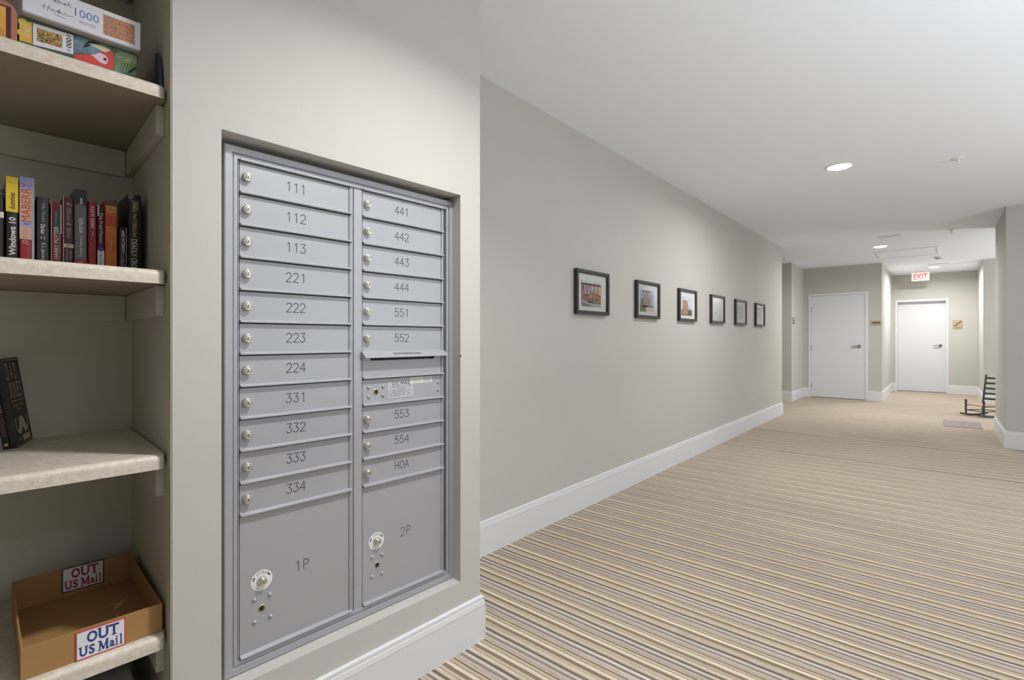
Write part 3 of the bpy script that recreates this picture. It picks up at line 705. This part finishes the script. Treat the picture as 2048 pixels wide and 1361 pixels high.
# ================================================================== SHELVES IN THE NICHE
SH = [('upper', 1.866), ('second', 1.3955), ('third', .926), ('lowest', .468)]
SHL = ['speckled beige laminate shelf carrying the puzzle boxes', 'speckled beige laminate shelf carrying the row of books',
       'speckled beige laminate shelf carrying the leaning joke book', 'speckled beige laminate shelf under the cardboard mail tray']
for (nm, z), lb in zip(SH, SHL):
    x0, x1, y0, y1, th = -1.99, NX - .008, .028, ND, .036
    t = thing('laminate_shelf', lb, 'shelf', (-1.5, .3, z - th), 'L', 'shelves in the wall niche')
    r = .014; pts = [(y1, 0), (y1, -th), (y0, -th)] + [(y0 + r - r * math.cos(math.radians(q)), -r + r * math.sin(math.radians(q))) for q in range(0, 91, 15)]
    g = G(); rr = .018
    # rounded nose with the free right corner eased
    n_ = len(pts)
    secs = [(x0, 0)] + [(x1 - rr + rr * math.sin(math.radians(q)), rr - rr * math.cos(math.radians(q))) for q in range(0, 91, 18)]
    vs = []
    for x_, inset in secs:
        for (py, pz) in pts: vs.append((x_, py if py > .3 else py + inset * (1 if py < y0 + r else 0.4), z + pz))
    fs = []
    for i in range(len(secs) - 1):
        for q in range(n_): fs.append((i * n_ + q, (i + 1) * n_ + q, (i + 1) * n_ + (q + 1) % n_, i * n_ + (q + 1) % n_))
    fs += [tuple(range(n_))[::-1], tuple((len(secs) - 1) * n_ + q for q in range(n_))]
    vs = [(v[0] + SPL(v[1]) * (v[0] > -1.5), v[1], v[2]) for v in vs]
    g.add(vs, fs)
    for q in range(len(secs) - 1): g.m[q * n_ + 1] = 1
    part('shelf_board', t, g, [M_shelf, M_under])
    zl = z - th
    g = G(); g.prism([(.075, zl - .001), (.075, zl - .080), (ND, zl - .080), (ND, zl - .001)], lambda p: (NX - .003 - .018 + SPL(p[0]), p[0], p[1]), lambda p: (NX - .003 + SPL(p[0]), p[0], p[1])); part('side_cleat', t, g, M_niche, bev=.0015)
    g = G(); g.box(-1.985, NX - .0062, ND - .018, ND, zl - .084, zl - .001); part('back_cleat', t, g, M_niche, bev=.0015)

# ------------------------------------------------------------------ books
BC = {}
def bmat(n, c, r=.45): return mat('book_' + n, c, r, var=.05, scale=20)
pages_m = mat('book_pages', (206, 196, 172), .8, var=.1, scale=150)
def book(name, label, x0, x1, h, cover, draw=None, mats=(), y=.29, z=1.3956, depth=.155, group='books standing on the second shelf'):
    t = thing(name, label, 'book', ((x0 + x1) / 2, y, z), 'L', group)
    x0 += .0004; x1 -= .0004
    g = G(); c = .0016
    sp = [(x0, y + .004), (x0 + .002, y + .001), ((x0 + x1) / 2, y), (x1 - .002, y + .001), (x1, y + .004), (x1, y + depth), (x1 - c, y + depth), (x1 - c, y + .005), (x0 + c, y + .005), (x0 + c, y + depth), (x0, y + depth)]
    n = len(sp)
    a_ = [(p[0], p[1], z) for p in sp]; b_ = [(p[0], p[1], z + h) for p in sp]
    fs = [(i, (i + 1) % n, n + (i + 1) % n, n + i) for i in range(n)]
    caps = [(0, 1, 2, 3, 4, 7, 8), (4, 5, 6, 7), (8, 9, 10, 0)]
    fs += [tuple(q) for q in caps] + [tuple(n + i for i in q)[::-1] for q in caps]
    g.add(a_ + b_, fs); part('cover', t, g, cover)
    g = G(); g.box(x0 + c, x1 - c, y + .0055, y + depth - .003, z + .002, z + h - .002); part('pages', t, g, pages_m)
    if draw:
        a = Art((x0, y - .0002, z), (1, 0, 0), (0, 0, 1), (0, -1, 0), lift=.0004, step=.0002); draw(a, x1 - x0, h); a.build('spine_print', t, list(mats))
    return t
blk = bmat('black', (26, 26, 28)); dk = bmat('charcoal', (46, 46, 50)); wh = bmat('white', (214, 212, 206)); yel = bmat('yellow', (226, 196, 40)); red = bmat('red', (150, 34, 38))
gold = bmat('gold', (206, 178, 96)); bur = bmat('burgundy', (88, 26, 44)); grey = bmat('grey', (112, 110, 110)); cream = bmat('cream', (200, 188, 160)); lil = bmat('lilac', (150, 156, 200)); org = bmat('orange', (204, 96, 40))
blue = bmat('blue', (52, 66, 130)); sil = bmat('silver', (160, 162, 166)); tealg = bmat('teal', (52, 66, 70)); dred = bmat('dark_red', (122, 26, 36)); peach = bmat('peach', (206, 160, 140))
def d0(a, w, h):
    a.rect(0, w, .125, .140, 1, 0); a.text('0', w * .3, .1325, .006, .009, 0, 2, 1, bold=.03)
    a.rect(0, w, h - .012, h - .0105, 3, 0); a.text('the Runaway', w * .5, .045, .052, .006, 90, 1); a.text('the', w * .5, .012, .012, .005, 90, 2)
    a.text('...', w * .5, .17, .012, .002, 90, 3)
book('paperback_book', 'black paperback with a white band, leftmost in the book row', -1.386, -1.3555, .196, blk, d0, (blk, wh, red, grey))
def d1(a, w, h):
    a.rect(0, w, h * .62, h, 1, 0); a.text('dummies', w * .5, h * .74, .042, .0105, 90, 0, 1, bold=.02); a.line([(w * .2, h - .014), (w * .8, h - .015)], .0006, 0, 1)
    a.text('Windows 10', w * .52, h * .355, .096, .0125, 90, 2, 1, bold=.025)
book('paperback_book', 'yellow and black computer guide, tallest book at the left of the row', -1.353, -1.330, .231, blk, d1, (blk, yel, wh))
def d2(a, w, h):
    a.rect(0, w, h - .032, h, 1, 0); a.rect(0, w, h * .33, h - .032, 2, 0); a.rect(0, w, h * .47, h * .52, 1, 1); a.rect(w * .82, w, 0, h, 5, 2)
    a.text('MABERRY', w * .42, h * .73, .100, .0165, 90, 3, 3); a.text('JONATHAN', w * .42, h * .36, .040, .0150, 90, 2, 3); a.text('~', w * .45, h * .495, .010, .004, 0, 4, 3)
book('hardback_book', 'lilac and red thriller with tall red capital letters on the spine', -1.3285, -1.3005, .236, red, d2, (red, lil, peach, bmat('brick', (176, 74, 52)), blue, sil))
def d3(a, w, h):
    a.text('Fifty Shades', w * .5, h * .785, .048, .0085, -90, 0, 1); a.text('Darker', w * .5, h * .565, .026, .0085, -90, 1, 1, bold=.02)
    a.text('II', w * .5, h * .45, .008, .007, 0, 0, 1); a.text('E L James', w * .5, h * .27, .042, .0085, -90, 1, 1)
book('paperback_book', 'dark grey novel with pale title reading downward, right of the lilac book', -1.2975, -1.2725, .192, dk, d3, (sil, wh))
def d4(a, w, h):
    a.rect(0, w * .07, 0, h, 2, 0); a.rect(w * .84, w * .94, h * .55, h * .97, 1, 0); a.rect(w * .2, w * .75, h * .55, h * .88, 3, 0)
    a.text('HARRY POTTER', w * .46, h * .42, .086, .0085, 90, 1, 1, bold=.015); a.text('AND THE DEATHLY HALLOWS', w * .76, h * .38, .075, .0035, 90, 4, 1)
    a.text('ROWLING', w * .45, h * .78, .03, .003, 90, 4, 1)
book('paperback_book', 'dark red fantasy paperback with silver capitals, fifth from the left', -1.270, -1.247, .184, dred, d4, (dred, wh, peach, tealg, sil))
def d5(a, w, h):
    a.rect(0, w * .08, 0, h, 1, 0); a.rect(w * .08, w, h * .335, h * .385, 1, 0)
    a.text('& Ghost & Skins', w * .55, h * .70, .095, .009, -90, 2, 1, shear=.3); a.text('W', w * .5, h * .36, .010, .006, 0, 0, 1)
    a.text('PETER', w * .72, h * .24, .022, .0035, -90, 2, 1); a.text('BLAUNER', w * .38, h * .235, .03, .0035, -90, 2, 1)
book('paperback_book', 'burgundy book with thin looping script title and a cream band', -1.2465, -1.2245, .201, bur, d5, (bur, cream, sil))
def d6(a, w, h):
    a.rect(0, w, h - .042, h, 1, 0); a.rect(0, w, 0, h * .175, 2, 0); a.text('how', w * .5, h - .031, .017, .008, 90, 3, 1, bold=.04)
    a.text('WORTHLESS', w * .52, h * .57, .042, .0085, 90, 3, 1, bold=.03); a.text('Customer Satisfaction is', w * .5, h * .335, .058, .0055, 90, 3, 1, bold=.02)
    a.text('Customer Loyalty is Priceless', w * .75, h * .37, .06, .0028, 90, 4, 1); a.text('CEO', w * .5, h * .12, .016, .008, 90, 5, 1, bold=.02)
book('hardback_book', 'grey business book with a black top and red foot', -1.2235, -1.1965, .228, grey, d6, (grey, blk, red, wh, sil, cream))
def d7(a, w, h):
    a.text('RULES OF', w * .5, h * .86, .028, .0075, -90, 0, 1, bold=.02); a.text('ENGAGEMENT', w * .5, h * .70, .028, .0075, -90, 0, 1, bold=.02)
    a.text('A NOVEL', w * .5, h * .56, .014, .003, -90, 0, 1); a.text('A NOVEL OF SUSPENSE', w * .7, h * .30, .07, .0040, -90, 1, 1); a.text('MYSTERY', w * .32, h * .28, .062, .0040, -90, 1, 1)
book('paperback_book', 'slim bright red paperback right of the grey business book', -1.195, -1.1765, .201, red, d7, (wh, org))
def d8(a, w, h):
    a.rect(0, w * .22, h - .03, h, 1, 0); a.rect(0, w, 0, h * .36, 1, 0); a.disc(w * .5, h * .375, .0065, 2, 1)
    a.text('The Fred Factor', w * .55, h * .68, .085, .0070, -90, 1, 1); a.text('Mark Sanborn', w * .5, h * .21, .04, .005, -90, 2, 1)
book('hardback_book', 'narrow wine red book with white foot between the red and orange books', -1.1755, -1.1600, .193, bur, d8, (bur, wh, blue))
orng = ramp_mat('book_orange_flame', [(.25, (196, 70, 36)), (.5, (206, 110, 44)), (.75, (214, 160, 90))], 18)
def d9(a, w, h):
    a.rect(0, w, h - .014, h, 2, 0); a.disc(w * .5, h - .024, .0095, 1, 1); a.disc(w * .5, h - .024, .0065, 3, 2); a.disc(w * .55, h - .023, .003, 1, 3)
    a.rect(0, w, 0, h * .12, 1, 0); a.rect(w * .08, w * .9, h * .66, h * .80, 4, 0); a.text('TWYLA', w * .45, h * .42, .03, .006, -90, 5, 1)
book('paperback_book', 'orange and gold paperback with a round gold seal near the top', -1.1590, -1.1310, .211, orng, d9, (orng, gold, bmat('brown', (110, 50, 36)), org, bmat('flame', (198, 64, 38)), cream))
def d10(a, w, h):
    a.text('JAMES PATTERSON', w * .45, h * .72, .062, .0085, -90, 0, 1, bold=.02); a.text('DOUBLE', w * .45, h * .36, .034, .0070, -90, 1, 1); a.rect(w * .1, w * .9, 0, .014 + .02, 2, 0); a.rect(w * .85, w * .93, 0, h, 1, 0)
book('paperback_book', 'short black paperback with silver capitals beside the big black thriller', -1.1285, -1.1085, .140, blk, d10, (wh, sil, dred))
def d11(a, w, h):
    a.poly([(0, h), (w * .5, h), (w * .35, h - .012), (w * .1, h - .018), (0, h - .012)], 2, 0); a.poly([(w * .6, h - .02), (w * .75, h - .014), (w * .8, h - .04), (w * .62, h - .045)], 2, 0)
    a.text('JAMES PATTERSON', w * .42, h * .71, .104, .0125, -90, 0, 1, bold=.012); a.text('DEADLY CROSS', w * .45, h * .265, .095, .0135, -90, 1, 1, bold=.012)
book('hardback_book', 'big black thriller with gold and white capitals, rightmost in the row', -1.1075, -1.0755, .239, blk, d11, (gold, wh, grey))

# leaning books on the third shelf
def lean_book(name, label, px, py, yaw, tilt, th, wd, h, cover, deco=None, mats=()):
    """spine towards the viewer, cover faces right; (px,py) = spine foot on the cover side"""
    t = thing(name, label, 'book', (px, py, .9265), 'L', 'books leaning on the third shelf', local=True)
    M = FR['L'] @ Matrix.Translation(Vector((px, py, .9265))) @ Matrix.Rotation(yaw, 4, 'Z') @ Matrix.Rotation(tilt, 4, 'Y')
    t.location = M.to_translation(); t.rotation_euler = M.to_euler()
    g = G(); c = .0016
    g.box(-th, 0, 0, .002, 0, h); g.box(-th, -th + c, .002, wd, 0, h); g.box(-c, 0, .002, wd, 0, h); part('cover', t, g, cover)
    g = G(); g.box(-th + c, -c, .0025, wd - .003, .002, h - .002); part('pages', t, g, pages_m)
    if deco:
        a = Art((0, 0, 0), (0, 1, 0), (0, 0, 1), (1, 0, 0)); deco(a, wd, h); a.build('cover_print', t, list(mats))
        a = Art((-th, 0, 0), (1, 0, 0), (0, 0, 1), (0, -1, 0)); deco(a, -th, h); a.build('spine_print', t, list(mats))
def dj(a, w, h):
    if w < 0:
        a.rect(0, -w, h * .0, h * .0 + .001, 1, 0); return
    for i, ch in enumerate('DAD'): a.text(ch, .030 + i * .034, h * .845, .020, .046, 0, 0, 1)
    for i, ch in enumerate('JOKES'): a.text(ch, .026 + i * .0225, h * .635, .0155, .044, 0, 0, 1)
    a.rect(.020, .124, h * .505, h * .513, 0, 1)
    a.text('TERRIBLY GOOD', .073, h * .455, .095, .0075, 0, 2, 1); a.text('DAD JOKES', .073, h * .405, .05, .0070, 0, 2, 1)
    m_ = [(-.052, -.012), (-.047, -.024), (-.032, -.030), (-.016, -.024), (0, -.014), (.016, -.024), (.032, -.030), (.047, -.024), (.052, -.012), (.049, .0), (.044, -.004), (.046, -.014), (.038, -.018), (.026, -.004), (.014, .012), (.006, .015), (0, .012), (-.006, .015), (-.014, .012), (-.026, -.004), (-.038, -.018), (-.046, -.014), (-.044, -.004), (-.049, 0)]
    cx, cy = .073, h * .26
    for s_ in (-1, 1):
        q = [(0, .012), (s_ * .009, .018), (s_ * .020, .008), (s_ * .032, -.014), (s_ * .040, -.024), (s_ * .030, -.033), (s_ * .015, -.029), (s_ * .004, -.018), (0, -.010)]
        for i in range(len(q) - 2): a.poly([(cx + p[0], cy + p[1]) for p in (q[i], q[i + 1], (s_ * .014, -.008))], 0, 1)
        a.poly([(cx + p[0], cy + p[1]) for p in (q[-2], q[-1], (s_ * .014, -.008))], 0, 1); a.poly([(cx + p[0], cy + p[1]) for p in (q[-1], q[0], (s_ * .014, -.008))], 0, 1)
        a.line([(cx + s_ * .028, cy - .018), (cx + s_ * .042, cy - .024), (cx + s_ * .051, cy - .012), (cx + s_ * .050, cy + .006), (cx + s_ * .045, cy + .012)], .0065, 0, 1)
    a.rect(.06, .122, .010, .026, 0, 1); a.text('100+', .035, .018, .03, .010, 0, 2, 1)
    for q in ((.003, .004, .003, h - .003), (.003, w - .003, h - .006, h - .0045), (.003, w - .003, .0035, .005)): a.rect(*q, 2, 0)
lean_book('joke_book', 'black joke book with a pale moustache on its cover, leaning left', -1.327, .405, math.radians(-15), math.radians(-8), .013, .145, .243, blk, dj, (cream, blk, gold))
def dv(a, w, h):
    if w > 0: a.rect(.0, w, 0, h, 0, 0); return
    W_ = -w
    a.text('MYSTERY', W_ * .5, h * .62, .07, .007, -90, 1, 1); a.text('STORIES', W_ * .5, h * .3, .06, .006, -90, 2, 1); a.disc(W_ * .5, .012, .004, 1, 1)
lean_book('paperback_book', 'dark paperback with yellow and purple spine lettering behind the joke book', -1.3415, .402, math.radians(-15), math.radians(-8), .012, .135, .215, blk, dv, (blk, gold, bmat('purple', (120, 60, 90))))
def dw(a, w, h):
    if w < 0: a.rect(0, -w, 0, h, 0, 0)
    else: a.rect(.004, w - .004, .004, h - .004, 0, 0)
lean_book('disc_case', 'silver grey disc case leaning leftmost on the third shelf', -1.3545, .398, math.radians(-15), math.radians(-8), .012, .130, .165, blk, dw, (mat('case_sleeve', (120, 122, 130), .25, var=.2, scale=14),))

# ------------------------------------------------------------------ puzzle boxes on the top shelf
M_pic = ramp_mat('autumn_picture', [(.28, (84, 72, 110)), (.38, (150, 130, 160)), (.46, (176, 104, 72)), (.54, (206, 156, 100)), (.62, (150, 88, 66)), (.72, (204, 194, 196))], 130, detail=6)
M_jung = ramp_mat('jungle_picture', [(.3, (30, 40, 30)), (.42, (90, 110, 60)), (.5, (190, 180, 90)), (.56, (180, 60, 50)), (.66, (60, 90, 60))], 150, detail=6)
M_boxw = mat('box_white', (222, 222, 230), .45, var=.01); M_bblue = mat('box_blue', (92, 120, 178), .5); M_boxg = ramp_mat('jungle_dark', [(.35, (34, 44, 38)), (.55, (70, 90, 66)), (.7, (110, 122, 80))], 30)
M_pred = mat('parrot_red', (206, 66, 60), .5); M_pwh = mat('parrot_white', (222, 196, 206), .5); M_bk = mat('beak_cream', (222, 206, 170), .5); M_wing = ramp_mat('wing_blue', [(.35, (70, 96, 112)), (.65, (120, 150, 166))], 30)
M_leaf = ramp_mat('leaf_green', [(.35, (90, 130, 96)), (.65, (150, 176, 140))], 25); M_lite = mat('leaf_lines', (206, 210, 130), .5); M_yel = mat('box_yellow', (226, 178, 70), .5)
WB0, WB1, WY = -1.332, -1.1135, .096
t = thing('puzzle_box', 'white jigsaw puzzle box with blue 1000 and autumn picture, on top', 'puzzle box', ((WB0 + WB1) / 2, WY, 1.962), 'L', 'jigsaw puzzle boxes')
g = G(); g.box(WB0, WB1, WY, WY + .27, 1.964, 2.034); part('box_lid', t, g, M_boxw, bev=.0012)
g = G(); g.box(WB0 + .002, WB1 - .002, WY + .002, WY + .268, 1.962, 1.970); part('box_base', t, g, mat('box_inner', (186, 180, 178), .6))
H_ = .070; Wd = WB1 - WB0
a = Art((WB0, WY, 1.964), (1, 0, 0), (0, 0, 1), (0, -1, 0), lift=.0001, step=.00006)
a.text('1000', Wd * .515, H_ * .56, Wd * .205, H_ * .27, mi=1); a.text('PIECE PUZZLE', Wd * .52, H_ * .27, Wd * .14, H_ * .09, mi=2)
a.text('x', Wd * .365, H_ * .75, Wd * .03, H_ * .10, mi=1, rot=20)
a.rect(Wd * .655, Wd * .945, H_ * .13, H_ * .84, 3, 0)
def scr(pts, w=.0009): a.line([(Wd * x_, H_ * y_) for x_, y_ in pts], w, 0, 1)
scr([(.06, .62), (.13, .90), (.10, .98), (.07, .93), (.12, .72), (.15, .60)]); scr([(.08, .70), (.17, .72)])
scr([(.16, .86), (.17, .62), (.20, .66), (.185, .74), (.21, .73), (.215, .64), (.23, .72), (.24, .64), (.26, .71), (.25, .64), (.27, .64), (.28, .86), (.285, .64), (.30, .72), (.31, .64), (.33, .71), (.325, .64), (.34, .71), (.35, .65), (.36, .71), (.37, .65), (.39, .66)])
scr([(.17, .46), (.16, .28)]); scr([(.21, .48), (.19, .26)]); scr([(.14, .36), (.22, .38), (.225, .30), (.24, .38), (.25, .30), (.27, .38), (.275, .30), (.29, .44), (.285, .30), (.30, .36), (.315, .30), (.33, .37), (.34, .31), (.40, .36)]); scr([(.24, .22), (.34, .20)])
a.build('box_print', t, [M_ink, M_bblue, M_inkg, M_pic])
PY0 = .119; PX0, PX1 = -1.337, -1.1165; PH = .094; PZ = 1.8665
t = thing('puzzle_box', 'jigsaw puzzle box with red parrot picture, beneath the white box', 'puzzle box', ((PX0 + PX1) / 2, PY0, PZ), 'L', 'jigsaw puzzle boxes')
g = G(); g.box(PX0, PX1, PY0, PY0 + .25, PZ, PZ + PH); part('box_lid', t, g, M_boxg, bev=.0012)
a = Art((PX0, PY0, PZ), (1, 0, 0), (0, 0, 1), (0, -1, 0), lift=.0001, step=.00006); PW = PX1 - PX0
def q2(x_, y_):      # picture coordinates of the printed face
    return ((x_ - 350) / 1385 * PW, PH - (y_ - 270 - .296 * (x_ - 350)) / 4944)
def pp(pts, mi, k=1): a.poly([q2(*p) for p in pts][::-1], mi, k)
pp([(360, 330), (490, 345), (490, 590), (360, 560)], 6, 1); a.disc(*q2(395, 350), .008, 7, 2); a.disc(*q2(375, 470), .007, 7, 2)
a.text('CEACO', *q2(440, 455), .026, .0085, rot=-100 + 10, mi=4, k=3)
pp([(500, 350), (945, 470), (945, 700), (500, 600)], 4, 1); pp([(540, 400), (820, 480), (820, 630), (540, 555)], 5, 2)
a.text('1000', *q2(893, 550), .030, .0100, rot=-90, mi=0, k=2, bold=.02); a.text('x', *q2(893, 655), .008, .007, mi=8, k=2)
pp([(955, 470), (1110, 510), (1330, 640), (1250, 670), (1200, 690), (955, 690)], 3, 1)
pp([(1060, 610), (1075, 570), (1120, 530), (1180, 520), (1280, 560), (1180, 570), (1110, 600), (1080, 615)], 0, 2)
pp([(1120, 560), (1200, 565), (1300, 590), (1400, 630), (1340, 660), (1290, 650), (1200, 600)], 2, 3)
pp([(955, 695), (1150, 695), (1300, 655), (1370, 620), (1420, 660), (1440, 740), (1430, 880), (1300, 850), (955, 760)], 1, 2)
pp([(1150, 698), (1200, 690), (1255, 665), (1320, 695), (1360, 740), (1350, 800), (1310, 812), (1250, 780), (1190, 725)], 9, 4); a.disc(*q2(1322, 748), .0035, 0, 5)
pp([(1440, 690), (1500, 640), (1725, 690), (1725, 960), (1440, 890)], 10, 1)
for q in range(14):
    t_ = math.radians(q * 26); a.line([q2(1610, 755), q2(1610 + 120 * math.cos(t_), 755 + 95 * math.sin(t_))], .0011, 11, 3)
pp([(1600, 905), (1725, 830), (1725, 860), (1640, 920)], 0, 2)
a.build('box_print', t, [M_ink, M_pred, M_bk, M_wing, M_boxw, M_jung, M_yel, mat('box_lemon', (220, 200, 80), .5), M_bblue, M_pwh, M_leaf, M_lite])
# orange sleeve set at the left edge
M_or = ramp_mat('amber_picture', [(.3, (196, 130, 40)), (.55, (224, 168, 66)), (.75, (230, 186, 110))], 14); M_copper = mat('copper_edge', (176, 116, 92), .4); M_copd = mat('copper_dark', (78, 34, 22), .5)
t = thing('gift_tin', 'amber and copper rounded box cut by the left edge of the top shelf', 'box', (-1.40, .10, 1.8665), 'L')
gx0, gx1, gy, gz0, gz1 = -1.52, -1.3400, .09, 1.8665, 1.968
def rrect(x0, x1, z0, z1, r): 
    pts = []
    for cx, cz, a0 in ((x1 - r, z1 - r, 0), (x0 + r, z1 - r, 90), (x0 + .004, z0 + .004, 180), (x1 - .004, z0 + .004, 270)):
        rr_ = r if cz > (z0 + z1) / 2 else .004
        pts += [(cx + rr_ * math.cos(math.radians(a0 + q)), cz + rr_ * math.sin(math.radians(a0 + q))) for q in range(0, 91, 15)]
    return pts
g = G(); g.prism(rrect(gx0, gx1, gz0, gz1, .022), lambda p: (p[0], gy, p[1]), lambda p: (p[0], gy + .012, p[1]), 0, True); part('lid_rim', t, g, M_copper)
g = G(); g.prism(rrect(gx0 + .003, gx1 - .003, gz0, gz1 - .003, .02), lambda p: (p[0], gy + .012, p[1]), lambda p: (p[0], gy + .02, p[1]), 0, True)
g.prism(rrect(gx0, gx1, gz0, gz1, .022), lambda p: (p[0], gy + .02, p[1]), lambda p: (p[0], gy + .14, p[1]), 1, True); part('tin_body', t, g, [M_copd, M_copper])
a = Art((0, gy, 0), (1, 0, 0), (0, 0, 1), (0, -1, 0)); a.rect(gx0 + .012, gx1 - .010, gz0 + .006, gz1 - .010, 1, 0); a.rect(gx0 + .016, gx1 - .018, gz0 + .010, gz1 - .014, 0, 1)
for i in range(4): a.line([(gx0 + .02, gz0 + .018 + i * .006), (gx1 - .03, gz0 + .022 + i * .006), (gx1 - .02, gz0 + .018 + i * .005)], .0014, 2, 2)
a.build('lid_print', t, [M_or, M_copd, mat('amber_line', (170, 100, 40), .5)])
# dim blue object tucked at the right end of the top shelf
t = thing('blue_folder', 'dim blue folder tucked against the niche side on the top shelf', 'folder', (-1.085, .12, 1.8665), 'L')
g = G(); g.prism([(.075, 1.8665), (.13, 1.8665), (.13, 1.985), (.105, 1.98), (.09, 1.955), (.078, 1.915)], lambda p: (-1.0765, p[0], p[1]), lambda p: (-1.0705, p[0], p[1])); part('folder_cover', t, g, mat('folder_blue', (66, 74, 90), .6), bev=.001)

# ------------------------------------------------------------------ cardboard tray with mail signs
M_card = mat('cardboard', (162, 124, 76), .75, var=.06, scale=25, bump=.15, bscale=150); M_carde = mat('cardboard_edge', (196, 160, 110), .8)
TX0, TX1, TY0, TY1, TZ = -1.3365, -1.0765, .050, .455, .4685
HT, HB = .071, .083; c = .0035
t = thing('cardboard_tray', 'brown cardboard tray with two OUT US Mail cards on the lowest shelf', 'tray', (-1.2, .25, TZ), 'L')
g = G(); g.box(TX0, TX1, TY0, TY1, TZ, TZ + .003); part('tray_floor', t, g, M_card)
g = G(); g.box(TX0, TX1, TY0, TY0 + c, TZ + .003, TZ + HT); fp = part('tray_front', t, g, M_card)
g = G(); g.box(TX0, TX1, TY1 - c, TY1, TZ + .003, TZ + HB); bp_ = part('tray_back', t, g, M_card)
for nm, xa in (('tray_side', TX0), ('tray_side', TX1 - c)):
    g = G(); g.prism([(TY0 + c, TZ + .003), (TY1 - c, TZ + .003), (TY1 - c, TZ + HB), (TY0 + c, TZ + HT)], lambda p: (xa, p[0], p[1]), lambda p: (xa + c, p[0], p[1])); part(nm, t, g, M_card)
for nm, kind, pts, wd_, m_ in (('pen_mark', 0, [(-1.29, .13), (-1.275, .15), (-1.262, .145), (-1.25, .155)], .0015, M_ink), ('pen_mark', 0, [(-1.30, .085), (-1.28, .10), (-1.255, .098), (-1.22, .115)], .0012, M_ink),
                       ('torn_fleck', 0, [(-1.2, .17), (-1.185, .172)], .003, M_carde), ('torn_patch', 1, [(-1.15, .31), (-1.13, .30), (-1.11, .315), (-1.125, .27), (-1.145, .26), (-1.135, .285)], 0, M_carde)):
    a = Art((0, 0, TZ + .003), (1, 0, 0), (0, 1, 0), (0, 0, 1))
    if kind: a.poly(pts)
    else: a.line(pts, wd_)
    a.build(nm, t, [m_])
def slab(a, ch, cx, cy, w, h, mi, sx):
    if ch == 'M':
        sw = .0042
        a.line([(cx - w * .36, cy - h / 2), (cx - w * .36, cy + h / 2)], sw * .6, mi, 2); a.line([(cx + w * .36, cy - h / 2), (cx + w * .36, cy + h / 2)], sw, mi, 2)
        a.line([(cx - w * .34, cy + h * .46), (cx, cy - h * .38)], sw, mi, 2); a.line([(cx, cy - h * .38), (cx + w * .34, cy + h * .46)], sw * .6, mi, 2)
    else:
        a.text(ch, cx, cy, w, h, 0, mi, 2, bold=.035)
    for (rx, ry, rw) in sx: a.rect(cx + rx * w - rw * w / 2, cx + rx * w + rw * w / 2, cy + ry * h - h * .055, cy + ry * h + h * .055, mi, 2)
def sign(parent, x0, x1, z0, z1, y, border, ink, nm):
    g = G(); g.box(x0, x1, y - .0022, y, z0, z1); s_ = part('mail_card', parent, g, border, nm)
    a = Art((x0, y - .0022, z0), (1, 0, 0), (0, 0, 1), (0, -1, 0), lift=.0001, step=.00006); w, h = x1 - x0, z1 - z0
    a.rect(.0026, w - .0026, .0026, h - .0026, 0, 0)
    S_ = {'O': [], 'U': [(-.40, .47, .42), (.40, .47, .42)], 'T': [(0, -.47, .5), (-.47, .33, .10), (.47, .33, .10)], 'S': [], 'M': [(-.42, -.47, .30), (.42, -.47, .30), (-.42, .47, .25), (.42, .47, .25)], 'a': [(.42, -.46, .28)], 'i': [(0, -.47, 1.9), (-.3, .14, 1.1)], 'l': [(0, -.47, 1.9), (-.4, .47, 1.2)]}
    for ch, cx, cw in (('O', .32, .21), ('U', .545, .20), ('T', .76, .20)): slab(a, ch, cx * w, h * .715, cw * w, h * .40, 1, S_[ch])
    for ch, cx, cw, ch_ in (('U', .15, .15, .34), ('S', .315, .12, .34), ('M', .545, .20, .34), ('a', .72, .105, .24), ('i', .815, .032, .34), ('l', .905, .032, .36)):
        slab(a, ch, cx * w, h * (.10 + ch_ / 2), cw * w, h * ch_, 1, S_[ch])
    a.build('card_lettering', s_, [M_boxw, ink])
sign(fp, -1.2455, -1.1525, .4690, .5355, TY0, mat('card_red', (196, 70, 62), .5), mat('card_navy', (44, 64, 128), .5), 'white card with red border and blue letters')
sign(bp_, -1.2345, -1.1395, .484, .5535, TY1 - c, mat('card_black', (40, 38, 40), .5), mat('card_crimson', (160, 40, 50), .5), 'white card with black border and red letters')

# pale storage box below the lowest shelf
t = thing('storage_box', 'pale grey storage box on the floor beneath the lowest shelf', 'box', (-1.25, .3, 0), 'L')
g = G(); g.box(-1.42, -1.125, .10, .50, 0, .29); part('box_body', t, g, mat('storage_grey', (150, 150, 148), .5), bev=.006)
g = G(); g.box(-1.43, -1.115, .09, .51, .29, .315); part('box_lid', t, g, mat('storage_lid', (176, 176, 174), .5), bev=.006)
